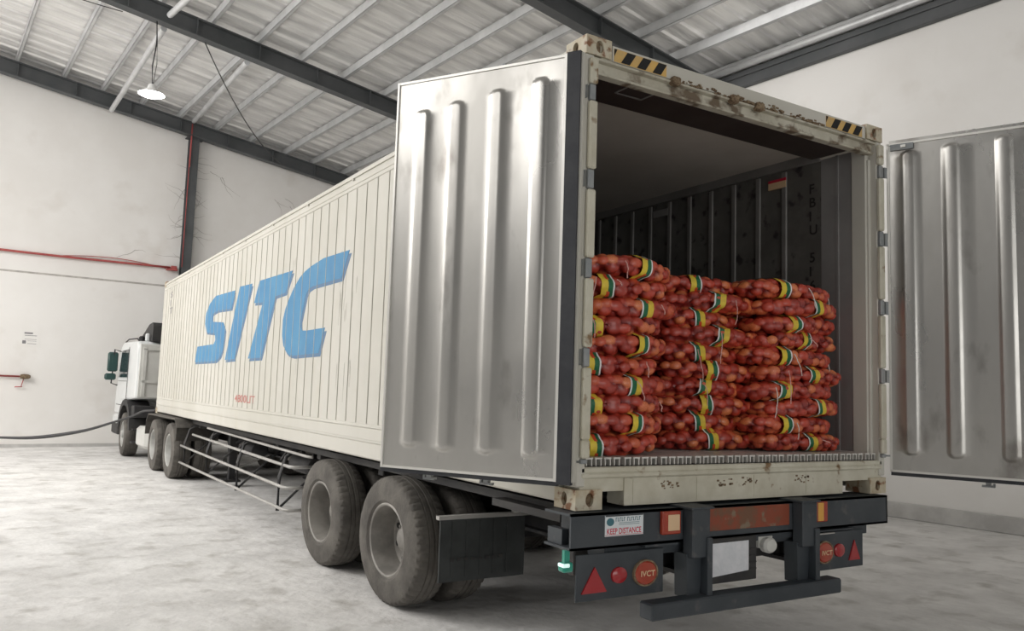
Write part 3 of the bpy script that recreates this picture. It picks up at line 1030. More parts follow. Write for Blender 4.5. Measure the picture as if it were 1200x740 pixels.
def wheel(parent, cx, cy, cz, wdt=.27, R=.54, dish=.17, out=-1, rimm='rim', hub=True, name='wheel', n=144):
    mb = MB()
    tyre_mesh(mb, cx, cy, cz, wdt, R, n)
    ty = mb.build(name, 'tyre', parent, smooth=True, angle=28)
    h = wdt / 2
    mb = MB()
    # rim: lip, barrel, dished disc, hub
    s = out
    xo = s * h * .86
    prof = [(xo, .315), (xo + s * .006, .300), (xo, .288), (xo - s * .03, .278), (xo - s * dish * .6, .268), (xo - s * dish, .258),
            (xo - s * (dish + .012), .235), (xo - s * (dish + .006), .17), (xo - s * (dish - .01), .15)]
    if hub:
        prof += [(xo - s * (dish - .02), .095), (xo - s * (dish - .05), .09), (xo - s * (dish - .065), .06), (xo - s * (dish - .065), .0)]
    else:
        prof += [(xo - s * (dish - .01), 0)]
    mb.lathe(prof, (cx, cy, cz), 'x', 40, caps=False)
    back = [(-s * h * .86, .30), (-s * h * .86, 0)]
    mb.lathe([(-s * h * .86, .31), (-s * h * .80, .27), (-s * h * .70, .20)], (cx, cy, cz), 'x', 32, caps=False)
    for k in range(10):   # wheel nuts
        a = 2 * PI * k / 10
        mb.lathe([(xo - s * (dish - .02), 0), (xo - s * (dish - .021), .013), (xo - s * (dish + .008), .015)], (cx, cy + .143 * math.cos(a), cz + .143 * math.sin(a) * .8222), 'x', 8)
    r = mb.build('rim', rimm, ty, smooth=True, angle=40)
    mb = MB()
    for k in range(8):
        a = 2 * PI * (k + .5) / 8
        mb.lathe([(xo - s * (dish - .0), 0), (xo - s * (dish + .0), .024), (xo - s * (dish + .014), .026)], (cx, cy + .205 * math.cos(a), cz + .205 * math.sin(a) * .8222), 'x', 12)
    mb.build('hand_hole', 'black', ty, smooth=False)
    return ty


RZ = .54 * .8222
for ay in (2.23, 3.66):
    for s in (-1, 1):
        wheel(tr, s * 1.10, ay, RZ, out=s)
        wheel(tr, s * .775, ay, RZ, out=-s)
    mb = MB(); mb.lathe([(-.68, .07), (.68, .07)], (0, ay, RZ), 'x', 16); mb.box(-.55, -.35, ay - .1, ay + .1, RZ - .06, RZ + .08, bev=.01); mb.box(.35, .55, ay - .1, ay + .1, RZ - .06, RZ + .08, bev=.01)
    mb.build('axle', 'chassis', tr)
    for s in (-1, 1):
        mb = MB()
        for q in range(6):
            mb.tube([(s * .45, ay - .50 + q * .04, RZ + .16 + q * .012 - .03), (s * .45, ay, RZ + .10 + q * .012), (s * .45, ay + .50 - q * .04, RZ + .16 + q * .012 - .03)], .035, 6, sz=.3)
        mb.box(s * .40, s * .50, ay - .56, ay - .44, RZ + .1, .62); mb.box(s * .40, s * .50, ay + .44, ay + .56, RZ + .1, .62)
        mb.build('leaf_spring', 'chassis', tr)

# mud flap with its top rail behind the rear left wheels, and the right-hand one
for s in (-1, 1):
    mb = MB()
    xa, xb = (-1.24, -.62) if s < 0 else (.62, 1.24)
    mb.box(xa, xb, 1.36, 1.372, .33, .715)
    for q in range(5):
        mb.box(xa + .08 + q * .1, xa + .10 + q * .1, 1.355, 1.36, .36, .70)
    fl = mb.build('mud_flap', 'flap', tr)
    mb = MB(); mb.box(xa - .02, xb + .02, 1.34, 1.385, .712, .735); mb.tube([(xb - .1, 1.36, .74), (xb + .1, 1.0, .84), (xb + .12, .6, .92)], .014, 6)
    mb.build('flap_bracket', 'bar_grey', fl)
mb = MB()
rr = random.Random(6)
for q in range(8):
    x = -1.17 + q * .05
    mb.box(x, x + .03, 1.350, 1.354, .455 + .0 * q, .468 + rr.random() * .012)
mb.build('worn_flap_lettering', 'chassis', tr)

# side guard
def polyt(mb, pts, r): mb.tube(pts, r, 8)
guard = []
for (x, y0, y1, zA, zB, bend) in ((-1.12, 8.8, 4.3, .885, .85, 0), (-1.15, 9.65, 4.75, .745, .715, 1), (-1.205, 10.35, 4.72, .545, .52, 1), (-1.21, 10.35, 4.66, .29, .315, 1)):
    mb = MB()
    pts = [(x, y0, zA), (x, y1 + .08, zB), (x + .03, y1, zB)]
    if bend: pts += [(x + .28, y1 - .02, zB + .0)]
    mb.tube(pts, .017 if bend else .014, 8)
    mb.build('side_guard_rail', 'bar_grey', tr, smooth=True)
for y in (5.0, 6.7, 8.4, 10.0):
    mb = MB()
    mb.tube([(-1.19, y, .27), (-1.19, y, .60), (-1.13, y, .80), (-.98, y + .0, .88), (-.5, y, .88)], .020, 6)
    mb.tube([(-1.17, y, .30), (-.95, y - .02, .52), (-.62, y - .04, .80)], .013, 6)
    mb.tube([(-1.14, y + .15, .75), (-1.08, y + .15, .84), (-.9, y + .15, .88), (-.5, y + .15, .90)], .012, 6)
    mb.build('guard_bracket', 'chassis', tr, smooth=True)
# right-hand side guard
for z in (.30, .53, .74):
    mb = MB(); mb.tube([(1.18, 10.2, z), (1.18, 4.7, z)], .017, 8)
    mb.build('side_guard_rail', 'bar_grey', tr, smooth=True)
for y in (5.0, 7.5, 10.0):
    mb = MB(); mb.tube([(1.18, y, .27), (1.16, y, .80), (.98, y, .88), (.5, y, .88)], .02, 6)
    mb.build('guard_bracket', 'chassis', tr, smooth=True)
# landing legs, air tanks, pallet box under the deck
for x in (-.62, .62):
    mb = MB()
    mb.box(x - .06, x + .06, 9.35, 9.47, .32, .90, bev=.008); mb.box(x - .045, x + .045, 9.365, 9.455, .10, .40, bev=.006)
    mb.box(x - .12, x + .12, 9.29, 9.53, .07, .10, bev=.006)
    mb.tube([(x, 9.41, .62), (x * .5, 9.0, .85)], .02, 6)
    mb.build('landing_leg', 'chassis', tr)
mb = MB(); mb.tube([(-.62, 9.41, .60), (.62, 9.41, .60)], .022, 8); mb.tube([(-.56, 9.41, .25), (.56, 9.41, .72)], .015, 6)
mb.build('leg_brace', 'bar_grey', tr)
for (x, y) in ((-.70, 5.3), (-.70, 7.6), (.55, 6.2)):
    mb = MB(); mb.lathe([(0, 0), (.02, .10), (.06, .13), (.60, .13), (.64, .10), (.66, 0)], (x, y, .66), 'y', 18)
    mb.box(x - .02, x + .02, y + .1, y + .14, .72, .92); mb.box(x - .02, x + .02, y + .5, y + .54, .72, .92)
    mb.build('air_tank', 'chassis', tr, smooth=True, angle=40)
mb = MB(); mb.box(.15, .62, 7.6, 8.6, .34, .72, bev=.02)
mb.build('tool_box', 'chassis', tr)
mb = MB(); mb.lathe([(0, .52), (.02, .54), (.22, .54), (.24, .52)], (-.1, 6.6, .62), 'z', 30, sz=1)
mb.build('spare_wheel', 'tyre', tr, smooth=True, angle=40)

# rear bumper beam (channel, hollow at the left end)
mb = MB()
XB0, XB1, YB, = -1.285, 1.15, -.06
mb.box(XB0, XB1, YB, YB + .012, .775, .945); mb.box(XB0, XB1, YB, .16, .933, .945); mb.box(XB0, XB1, YB, .16, .775, .787)
mb.box(XB0 + .10, XB0 + .112, YB + .012, .16, .787, .933); mb.box(XB1 - .012, XB1, YB, .16, .78, .94)
mb.box(XB0 + .02, XB0 + .06, .04, .16, .787, .86)
bump = mb.build('rear_bumper', 'navy_metal', tr)
mb = MB(); mb.box(-1.05, 1.0, -.02, .12, .715, .775, bev=.004); mb.box(-.45, .28, -.045, -.02, .74, .80); mb.box(-.84, -.62, -.075, -.02, .765, .775); mb.box(.42, .80, -.07, -.02, .760, .768)
mb.build('lower_beam', 'navy_metal', tr)
mb = MB(); mb.box(.43, .62, -.075, -.06, .745, .752); mb.box(.45, .80, -.03, -.02, .702, .712)
mb.build('bright_edge_strip', 'bar_grey', tr)
# two uprights that carry the under-run bar
for xc in (-.515, .325):
    mb = MB()
    mb.box(xc - .062, xc + .062, -.135, -.06, .70, .950, bev=.006)
    mb.box(xc - .085, xc + .075, -.15, .02, .945, .957, bev=.003)
    mb.prism([(xc - .072, -.10, .72), (xc + .045, -.10, .72), (xc + .02, -.10, .50), (xc - .065, -.10, .50)], (0, .09, 0))
    mb.box(xc + .03, xc + .066, -.15, -.02, .50, .80, bev=.004)
    mb.build('bumper_upright', 'navy_metal', tr)
mb = MB(); mb.box(-.875, .545, -.175, -.075, .435, .515, bev=.008)
ub = mb.build('underrun_bar', 'navy_metal', tr)
mb = MB(); mb.box(-.455, .235, -.0635, -.06, .815, .932, bev=.001)
mb.build('reflective_board', 'redpanel', bump)
# sticker
mb = MB(); mb.box(-1.085, -.845, -.0632, -.0602, .830, .930)
st = mb.build('warning_sticker', 'sticker', bump)
mb = MB(); add_text(mb, 'KEEP DISTANCE', .05, lambda a, b: (-1.073 + a, -.0636, .840 + b), width=.215, ys=.78)
mb.add([(x_, -.0634, z_) for x_, z_ in ((-1.085, .834), (-.845, .834), (-.845, .836), (-1.085, .836))], [(0, 1, 2, 3)])
mb.build('sticker_red_words', 'red_print', st, fix=False)
mb = MB()
rr = random.Random(11)
x = -1.02
for grp, nlet in ((0, 5), (1, 7)):
    for q in range(nlet):
        mb.box(x, x + .0035, -.0637, -.0632, .899, .918); mb.box(x, x + .009, -.0637, -.0632, .899 if q % 2 else .914, .902 if q % 2 else .918)
        x += .0125
    x += .010
for q in range(2):
    mb.box(-1.0, -.87, -.0637, -.0632, .883 + q * .008, .885 + q * .008)
mb.lathe([(0, .023), (.0006, .023)], (-1.053, -.0638, .898), 'y', 20)
mb.build('sticker_small_print', 'teal', st)
mb = MB(); mb.box(-1.083, -.847, -.0638, -.0630, .9235, .930)
mb.build('sticker_top_band', 'navy_metal', st)
# lamps on the bumper face
for (x0, x1, m1) in ((-.735, -.610, 'lens_pale'), (.45, .545, 'lens_amber')):
    mb = MB(); mb.box(x0, x1, -.085, -.06, .820, .935, bev=.005)
    lp = mb.build('side_lamp', 'lens_red', bump)
    mb = MB()
    if x0 < 0: mb.box(x0 + .035, x1 - .012, -.0885, -.084, .838, .918, bev=.003)
    else: mb.box(x0 + .004, x0 + .055, -.0885, -.084, .826, .930, bev=.003)
    mb.build('lens', m1, lp)
# lamp boards below the bumper
for (x0, x1, order) in ((-1.245, -.70, (0, 1, 2)), (.43, .91, (2, 1, 0))):
    mb = MB()
    zt, zb = (.752, .535)
    mb.box(x0, x1, -.055, -.045, zb, zt, bev=.003)
    board = mb.build('lamp_board', 'navy_metal', tr)
    sp = (x1 - x0)
    cs = [x0 + .105, x0 + .255, x0 + .42] if x0 < 0 else [x0 + .11, x0 + .25, x0 + .39]
    for c, kind in zip(cs, order):
        mb = MB()
        if kind == 0:
            if x0 > 0: hw, hh, zc = .052, .058, .635
            else: hw, hh, zc = .075, .060, .632
            mb.prism([(c - hw, -.055, zc - hh), (c + hw, -.055, zc - hh), (c, -.055, zc + hh)], (0, -.008, 0))
            mb.build('triangle_reflector', 'refl_red', board)
        elif kind == 1:
            mb.lathe([(0, .0), (0, .048), (-.010, .046), (-.016, .035), (-.018, 0)], (c, -.055, .642), 'y', 24)
            mb.build('round_reflector', 'refl_red', board, smooth=True, angle=30)
        else:
            mb.lathe([(0, .0), (0, .072), (-.012, .070), (-.020, .062), (-.026, 0)], (c, -.055, .640), 'y', 28)
            lp = mb.build('tail_lamp', 'lens_red', board, smooth=True, angle=30)
            mb = MB(); mb.lathe([(.0, .079), (-.014, .079), (-.014, .070), (-.0, .070)], (c, -.055, .640), 'y', 28)
            mb.build('lamp_ring', 'rust', board)
            mb = MB(); add_text(mb, 'IVCT', .05, lambda a, b, c=c: (c - .045 + a, -.083, .628 + b), width=.09, ys=.75)
            mb.build('lamp_lettering', 'lens_pale', board)
# licence plate board with a sheet of paper
mb = MB(); mb.box(-.45, -.045, -.075, -.06, .545, .775, bev=.003)
for q in range(4): mb.box(-.10, -.05, -.08, -.075, .60 + q * .035, .606 + q * .035)
pb = mb.build('plate_board', 'chassis', tr)
mb = MB(); mb.prism([(-.412, -.078, .590), (-.398, -.078, .580), (-.112, -.080, .598), (-.112, -.080, .755), (-.412, -.078, .752)], (0, .002, 0))
mb.build('paper_sheet', 'paper', pb)
mb = MB(); mb.lathe([(0, 0), (0, .050), (-.03, .052), (-.045, .040), (-.052, 0)], (.055, -.05, .715), 'y', 24)
mb.box(.0, .11, -.05, -.02, .70, .76)
mb.build('number_plate_lamp', 'rust' if False else 'cab_grey', tr, smooth=True, angle=35)
# green marker lamp hanging at the left end
mb = MB(); mb.box(-1.315, -1.255, -.05, .0, .675, .720, bev=.008); mb.box(-1.30, -1.27, -.035, -.015, .715, .776)
mk = mb.build('marker_lamp', 'lampgreen', tr)
mb = MB(); mb.box(-1.318, -1.280, -.054, -.005, .700, .717, bev=.003)
mb.build('lit_lens', 'marker_glow', mk)
# dark beam tail behind bumper
mb = MB(); mb.box(-1.1, 1.1, .16, .22, .60, .93, bev=.006); mb.box(-1.15, -.5, .22, .9, .86, .90)
mb.build('rear_frame', 'chassis', tr)

# ================================================================== TRACTOR UNIT
TX, TY, TR = -.075, 10.78, math.radians(1.9)
tk = empty('truck_tractor', (TX, TY, 0), 'white cab-over truck tractor with dark roof deflector at the far end of the container', 'truck', rz=TR)
tk_m = Matrix.Translation((TX, TY, 0)) @ Matrix.Rotation(TR, 4, 'Z')


def tbuild(mb, name, m, parent=None, **k):
    """parts of the tractor are drawn in its own axes"""
    mb.v = [tuple(tk_m @ Vector(p)) for p in mb.v]
    return mb.build(name, m, parent or tk, **k)


def twheel(cx, cy, dish, s, R=.53, wd=.28, m='rim'):
    base = tk_m @ Vector((cx, cy, RZ))
    return wheel(tk, base.x, base.y, RZ * R / .54, wdt=wd, R=R, dish=dish, out=s, rimm=m, n=96)


for cy in (0.0, 1.30):
    for s in (-1, 1):
        twheel(s * 1.10, cy, .15, s, m='rim_pale')
        twheel(s * .79, cy, .15, -s)
for s in (-1, 1):
    twheel(s * 1.13, 4.35, .03, s, m='rim_pale')
mb = MB()
for x in (-.40, .40): mb.box(x - .04, x + .04, -.75, 5.6, .60, .80, bev=.005)
for y in (-.6, .65, 2.2, 3.2): mb.box(-.40, .40, y, y + .08, .62, .78)
tbuild(mb, 'chassis_frame', 'chassis')
mb = MB(); mb.lathe([(0, 0), (0, .45), (.04, .47), (.06, .40), (.06, 0)], (0, .55, .82), 'z', 28); mb.box(-.3, .3, .2, .9, .80, .83)
tbuild(mb, 'fifth_wheel_plate', 'chassis')
# arched mudguards over the drive wheels
for s in (-1, 1):
    mb = MB()
    pts = []
    for k in range(13):
        a = PI * (k / 12)
        pts.append((math.cos(a), math.sin(a)))
    prof = [(-.62, .62)] + [(-.62 + .0, .80)] + [(-.45, .93), (1.75, .93), (1.93, .80), (1.96, .58)]
    for (y0, z0), (y1, z1) in zip(prof[:-1], prof[1:]):
        mb.add([(s * 1.25, y0, z0), (s * .62, y0, z0), (s * .62, y1, z1), (s * 1.25, y1, z1), (s * 1.25, y0, z0 + .02), (s * .62, y0, z0 + .02), (s * .62, y1, z1 + .02), (s * 1.25, y1, z1 + .02)],
               [(0, 1, 2, 3), (7, 6, 5, 4), (0, 4, 5, 1), (1, 5, 6, 2), (2, 6, 7, 3), (3, 7, 4, 0)])
    tbuild(mb, 'mudguard', 'tyre')
# fuel tank, steps
for s in (-1, 1):
    mb = MB(); mb.box(s * .55, s * 1.17, 2.35, 3.35, .26, .66, bev=.06)
    tbuild(mb, 'fuel_tank', 'cab_grey', smooth=True, angle=35)
    mb = MB(); mb.box(s * .8, s * 1.21, 3.45, 3.72, .30, .34); mb.box(s * .8, s * 1.21, 3.45, 3.72, .55, .58); mb.box(s * .8, s * .83, 3.45, 3.75, .3, .9)
    tbuild(mb, 'step', 'chassis')
# cab body: side silhouette with raked windscreen, extruded across
CW = 1.23
prof = [(3.42, 1.17), (3.42, 2.20), (3.55, 2.30), (5.25, 2.33), (5.50, 2.24), (5.78, 1.62), (5.86, 1.20), (5.88, .82), (5.0, .82), (4.95, 1.08)]
mb = MB()
n = len(prof)
vs = [(-CW, a, b) for a, b in prof] + [(CW, a, b) for a, b in prof]
from mathutils.geometry import tessellate_polygon
tri = tessellate_polygon([[Vector((a, b, 0)) for a, b in prof]])
fs = [tuple(t) for t in tri] + [tuple(i + n for i in t) for t in tri] + [(i, (i + 1) % n, n + (i + 1) % n, n + i) for i in range(n)]
mb.add(vs, fs)
cab = tbuild(mb, 'cab', 'white_cab')
bv = cab.modifiers.new('bevel', 'BEVEL'); bv.width = .05; bv.segments = 2; bv.limit_method = 'ANGLE'; bv.angle_limit = math.radians(35)
mb = MB(); mb.box(-CW + .04, CW - .04, 3.385, 3.43, 1.19, 2.24, bev=.01)
mb.box(-CW + .10, -CW + .16, 3.36, 3.40, 1.22, 2.18); mb.box(CW - .16, CW - .10, 3.36, 3.40, 1.22, 2.18); mb.box(-CW + .1, CW - .1, 3.36, 3.39, 1.48, 1.53); mb.box(-CW + .1, CW - .1, 3.36, 3.39, 2.12, 2.15)
tbuild(mb, 'cab_back_panel', 'cab_grey', cab)
for s in (-1, 1):
    mb = MB()
    X = s * (CW + .004)
    mb.prism([(X, 4.45, 1.58), (X, 5.55, 1.58), (X, 5.30, 2.14), (X, 4.45, 2.16)], (s * .004, 0, 0))
    tbuild(mb, 'side_window', 'glass_dark', cab)
    mb = MB()
    for (y0, y1, z0, z1) in ((4.38, 4.395, 1.0, 2.2), (4.38, 5.6, 1.0, 1.012), (4.385, 5.55, 1.50, 1.508)):
        mb.box(X, X + s * .006, y0, y1, z0, z1)
    tbuild(mb, 'door_seam', 'chassis', cab)
    # front wheel arch
    mb = MB()
    for k in range(8):
        a0, a1 = PI * k / 8, PI * (k + 1) / 8
        p = lambda a, r: (4.35 + r * math.cos(a), .55 + r * .8 * math.sin(a))
        (ya, za), (yb, zb), (yc, zc_), (yd, zd) = p(a0, .60), p(a1, .60), p(a1, .74), p(a0, .74)
        mb.add([(s * .85, ya, za), (s * 1.26, ya, za), (s * 1.26, yb, zb), (s * .85, yb, zb), (s * .85, yd, zd), (s * 1.26, yd, zd), (s * 1.26, yc, zc_), (s * .85, yc, zc_)],
               [(0, 1, 2, 3), (4, 5, 6, 7), (1, 5, 6, 2), (0, 4, 7, 3), (0, 1, 5, 4), (3, 2, 6, 7)])
    mb.box(s * .85, s * 1.22, 3.42, 3.75, .80, 1.03, bev=.01)
    tbuild(mb, 'wheel_arch', 'chassis', cab)
    # mirrors
    mb = MB()
    mb.box(s * 1.26, s * 1.46, 5.60, 5.72, 1.70, 2.12, bev=.03); mb.box(s * 1.28, s * 1.50, 5.60, 5.72, 1.52, 1.66, bev=.03)
    mr = tbuild(mb, 'mirror', 'green_dark', cab, smooth=True, angle=40)
    mb = MB(); mb.tube([(s * 1.2, 5.42, 2.12), (s * 1.34, 5.6, 2.18), (s * 1.36, 5.66, 1.45), (s * 1.2, 5.7, 1.40)], .015, 6)
    tbuild(mb, 'mirror_arm', 'chassis', cab)
mb = MB(); mb.prism([(-1.1, 5.53, 2.20), (1.1, 5.53, 2.20), (1.12, 5.785, 1.62), (-1.12, 5.785, 1.62)], (0, .012, .004))
tbuild(mb, 'windscreen', 'glass_dark', cab)
mb = MB(); mb.box(-1.24, 1.24, 5.3, 5.96, .40, .80, bev=.05)
tbuild(mb, 'front_bumper', 'white_cab')
mb = MB(); mb.box(-1.255, -1.0, 5.1, 5.90, .38, .62, bev=.03); mb.box(1.0, 1.255, 5.1, 5.90, .38, .62, bev=.03)
tbuild(mb, 'bumper_corner', 'chassis')
# roof deflector
mb = MB()
dp = [(3.44, 2.30), (3.44, 2.62), (3.52, 2.68), (3.85, 2.66), (4.5, 2.48), (4.9, 2.34)]
n = len(dp)
tri = tessellate_polygon([[Vector((a, b, 0)) for a, b in dp]])
mb.add([(-.98, a, b) for a, b in dp] + [(.98, a, b) for a, b in dp], [tuple(t) for t in tri] + [tuple(i + n for i in t) for t in tri] + [(i, (i + 1) % n, n + (i + 1) % n, n + i) for i in range(n)])
df = tbuild(mb, 'roof_deflector', 'chassis', cab)
mb = MB(); mb.box(-1.08, -1.00, 3.60, 3.66, 2.30, 2.46, bev=.02)
tbuild(mb, 'air_horn', 'white_cab', cab)
mb = MB(); mb.tube([(-1.19, 3.6, 2.30), (-1.18, 3.9, 2.36), (-1.18, 4.9, 2.38), (-1.18, 5.3, 2.33)], .015, 6); mb.lathe([(0, 0), (0.01, .05), (.07, .06), (.1, .03), (.1, 0)], (-1.05, 4.2, 2.33), 'z', 12)
tbuild(mb, 'roof_rail', 'chassis', cab)
# air hoses between cab and trailer
mb = MB()
for q, x in enumerate((-.35, -.25, -.15)):
    mb.tube([(x, 3.38, 1.3), (x, 3.0, 1.0), (x - .05, 2.5, .84), (x - .02, 1.8, .86)], .014, 6)
tbuild(mb, 'air_hose', 'red_pipe')
# reddish chassis cross-beam seen below the container front
mb = MB(); mb.box(-1.15, 1.15, 2.05, 2.12, .80, .90, bev=.005); mb.box(-.95, .95, 2.2, 3.38, .80, .84)
tbuild(mb, 'catwalk', 'rim')

# the power cable hanging from the tractor out to the left
mb = MB()
pts = [(-5.6, 15.9, .46), (-4.6, 15.7, .37), (-3.9, 15.6, .34), (-3.57, 15.5, .34), (-3.15, 15.2, .35), (-2.73, 15.0, .40), (-2.19, 14.6, .53), (-1.78, 14.2, .70), (-1.50, 13.75, .84), (-1.37, 13.3, .955), (-1.25, 12.95, .985), (-1.10, 12.88, 1.02)]


def smoothp(pts, n=4):
    P = [Vector(p) for p in pts]
    out = []
    for i in range(len(P) - 1):
        p0, p1, p2, p3 = P[max(i - 1, 0)], P[i], P[i + 1], P[min(i + 2, len(P) - 1)]
        for k in range(n):
            t = k / n
            out.append(.5 * ((2 * p1) + (p2 - p0) * t + (2 * p0 - 5 * p1 + 4 * p2 - p3) * t * t + (3 * p1 - p0 - 3 * p2 + p3) * t ** 3))
    return out + [P[-1]]


sp = smoothp(pts)
mb.tube(sp, [.020 + .014 * math.exp(-((p.x + 2.7) / .7) ** 2) for p in sp], 8)
tag(mb.build('power_cable', 'cable', smooth=True), 'thick black cable drooping from the truck towards the left past the far wall', 'cable')

# ================================================================== ONION SACKS
def sack_variant(seed, L=.76, B=.215, C=.060, band_s=0.0, band_flip=False):
    """a long net sack of onions lying on its side; returns (body mesh, band mesh, tie mesh)"""
    rg = np.random.RandomState(seed)
    nu, nv = 118, 88
    R = .036
    ph = rg.rand(6) * 6.28
    SQ = .8222

    def base(s, th):
        """pillow surface and outward normal (approx); s in -1..1, th angle"""
        a = np.clip(1 - np.abs(s) ** 4.2, 0, 1) ** .5
        bw = B * (.90 + .05 * np.sin(3.1 * s + ph[0])) * (a * .93 + .07 * (1 - np.abs(s)))
        ch = C * (.95 + .07 * np.sin(4 * s + ph[1]) + .06 * np.sin(2 * th + ph[2])) * (a * .94 + .06 * (1 - np.abs(s)))
        ct, st = np.cos(th), np.sin(th)
        y = bw * np.sign(ct) * np.abs(ct) ** .75
        z = ch * np.sign(st) * np.abs(st) ** .62
        x = s * L / 2 * (1 + .0 * th)
        y = y + .012 * np.sin(2.3 * s + ph[3])
        z = z + .010 * np.sin(2.0 * s + ph[4])
        return np.stack([x + 0 * th, y, z], -1)

    def tht(t):   # even out the vertices round the flattened section
        return t
    # onion centres on a jittered lattice just under the skin
    cen = []
    for i, s in enumerate(np.arange(-.93, .94, .125 * .76 / L * 1.0)):
        k = 15
        for j in range(k):
            th = (j + .5 * (i % 2)) / k * 2 * PI
            # parametrise by arc: invert roughly
            cen.append(base(np.array(s + rg.uniform(-.035, .035)), np.array(th + rg.uniform(-.10, .10))))
    cen = np.array(cen)
    cen[:, 1] *= .93
    cen[:, 2] *= .80
    # thin out too-close centres
    keep = []
    for i, c in enumerate(cen):
        if all(np.linalg.norm((c - cen[j]) * np.array([1, 1, 1 / SQ])) > .052 for j in keep):
            keep.append(i)
    cen = cen[keep]
    rad = R * rg.uniform(.85, 1.18, len(cen))
    cid = rg.rand(len(cen))
    S = np.sin(np.linspace(-PI / 2, PI / 2, nu)) * .35 + np.linspace(-1, 1, nu) * .65
    # angles spaced evenly by perimeter
    tt = np.linspace(0, 2 * PI, 2000)
    pp = base(np.zeros(2000), tt)
    arc = np.concatenate([[0], np.cumsum(np.linalg.norm(np.diff(pp, axis=0), axis=1))])
    T = np.interp(np.linspace(0, arc[-1], nv + 1)[:-1], arc, tt)
    SS, TT = np.meshgrid(S, T, indexing='ij')
    P = base(SS.ravel(), TT.ravel())
    nrm = np.stack([.25 * SS.ravel() ** 9, P[:, 1] / B ** 2 * .02, P[:, 2] / C ** 2 * .02], -1)
    nrm /= np.linalg.norm(nrm, axis=1)[:, None] + 1e-9
    D = (P[:, None, :] - cen[None, :, :]) * np.array([1, 1, 1 / SQ])
    d2 = (D ** 2).sum(-1) / rad[None, :] ** 2
    near = d2.argmin(1)
    dn = np.sqrt(d2[np.arange(len(P)), near])
    # height of the ball surface above the pillow along the normal
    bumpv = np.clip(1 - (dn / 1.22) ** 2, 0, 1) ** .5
    taper = np.clip((1 - np.abs(SS.ravel())) * 12, 0, 1)
    P2 = P + nrm * ((bumpv - .62) * .034 * taper)[:, None]
    faces = []
    idx = np.arange(nu * nv).reshape(nu, nv)
    a = idx[:-1, :]; b = np.roll(idx, -1, axis=1)[:-1, :]; c = np.roll(idx, -1, axis=1)[1:, :]; d = idx[1:, :]
    faces = np.stack([a.ravel(), b.ravel(), c.ravel(), d.ravel()], -1).tolist()
    faces.append(list(range(nv - 1, -1, -1)))
    faces.append(list(range((nu - 1) * nv, nu * nv)))
    me = bpy.data.meshes.new('onion_sack')
    me.from_pydata(P2.tolist(), [], faces)
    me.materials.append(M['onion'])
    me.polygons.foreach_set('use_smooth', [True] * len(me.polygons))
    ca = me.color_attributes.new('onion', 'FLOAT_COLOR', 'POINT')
    col = np.ones((len(P2), 4), np.float32)
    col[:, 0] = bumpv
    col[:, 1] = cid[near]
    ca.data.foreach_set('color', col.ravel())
    me.update()
    # printed band round the sack
    hw = .040
    ss = np.linspace(band_s * 2 / L - hw * 2 / L, band_s * 2 / L + hw * 2 / L, 9)
    SB, TB = np.meshgrid(ss, T, indexing='ij')
    Pb = base(SB.ravel(), TB.ravel())
    nb = np.stack([0 * Pb[:, 0], Pb[:, 1] / B ** 2 * .02, Pb[:, 2] / C ** 2 * .02], -1)
    nb /= np.linalg.norm(nb, axis=1)[:, None] + 1e-9
    Pb = Pb + nb * (.0125 + .003 * np.sin(9 * TB.ravel() + ph[5]))[:, None]
    Pb[:, 0] += .016 * np.sin(TB.ravel() * 2 + ph[0])
    bid = np.arange(9 * nv).reshape(9, nv)
    fb, mi = [], []
    for i in range(8):
        for j in range(nv):
            fb.append([bid[i, j], bid[i, (j + 1) % nv], bid[i + 1, (j + 1) % nv], bid[i + 1, j]])
            q = i if not band_flip else 7 - i
            seg = (j % (nv // 8)) / (nv / 8)
            if q == 7: m_ = 3
            elif q >= 4: m_ = 1
            else: m_ = 0
            if q in (3, 4) and .2 < seg < .75: m_ = 2
            mi.append(m_)
    mbd = bpy.data.meshes.new('label_band')
    mbd.from_pydata(Pb.tolist(), [], fb)
    for k in ('band_yellow', 'band_green', 'band_red', 'white'):
        mbd.materials.append(M[k])
    mbd.polygons.foreach_set('material_index', mi)
    mbd.polygons.foreach_set('use_smooth', [True] * len(fb))
    mbd.update()
    # gathered neck with a tuft of net
    t = MB()
    e = L / 2
    zc = .010 * math.sin(2.0 + ph[4]); yc = .012 * math.sin(2.3 + ph[3])
    t.tube([(e - .03, yc, zc), (e - .002, yc, zc), (e + .010, yc, zc - .002), (e + .030, yc - .01, zc - .006)], [.045, .020, .011, .026], 10, sz=.8)
    t.tube([(e + .028, yc - .01, zc - .006), (e + .045, yc - .02, zc - .010)], [.024, .006], 8, sz=.7)
    tm = bpy.data.meshes.new('tied_neck')
    tm.from_pydata(t.v, [], t.f)
    tm.materials.append(M['net'])
    tm.polygons.foreach_set('use_smooth', [True] * len(tm.polygons))
    tm.update()
    return me, mbd, tm


VAR = {
    'long': [sack_variant(21, band_s=.0), sack_variant(22, band_s=.03, band_flip=True), sack_variant(23, band_s=-.02), sack_variant(24, band_s=.02, band_flip=True)],
    'side': [sack_variant(41, band_s=-.15), sack_variant(42, band_s=-.17, band_flip=True), sack_variant(43, band_s=-.14)],
    'left': [sack_variant(31, L=.66, band_s=.03), sack_variant(32, L=.66, band_s=-.17, band_flip=False), sack_variant(33, L=.66, band_s=.02, band_flip=True), sack_variant(34, L=.66, band_s=-.19, band_flip=True)],
}
ORD = ['bottom', 'second', 'third', 'fourth', 'fifth', 'sixth', 'seventh', 'eighth', 'ninth', 'top']


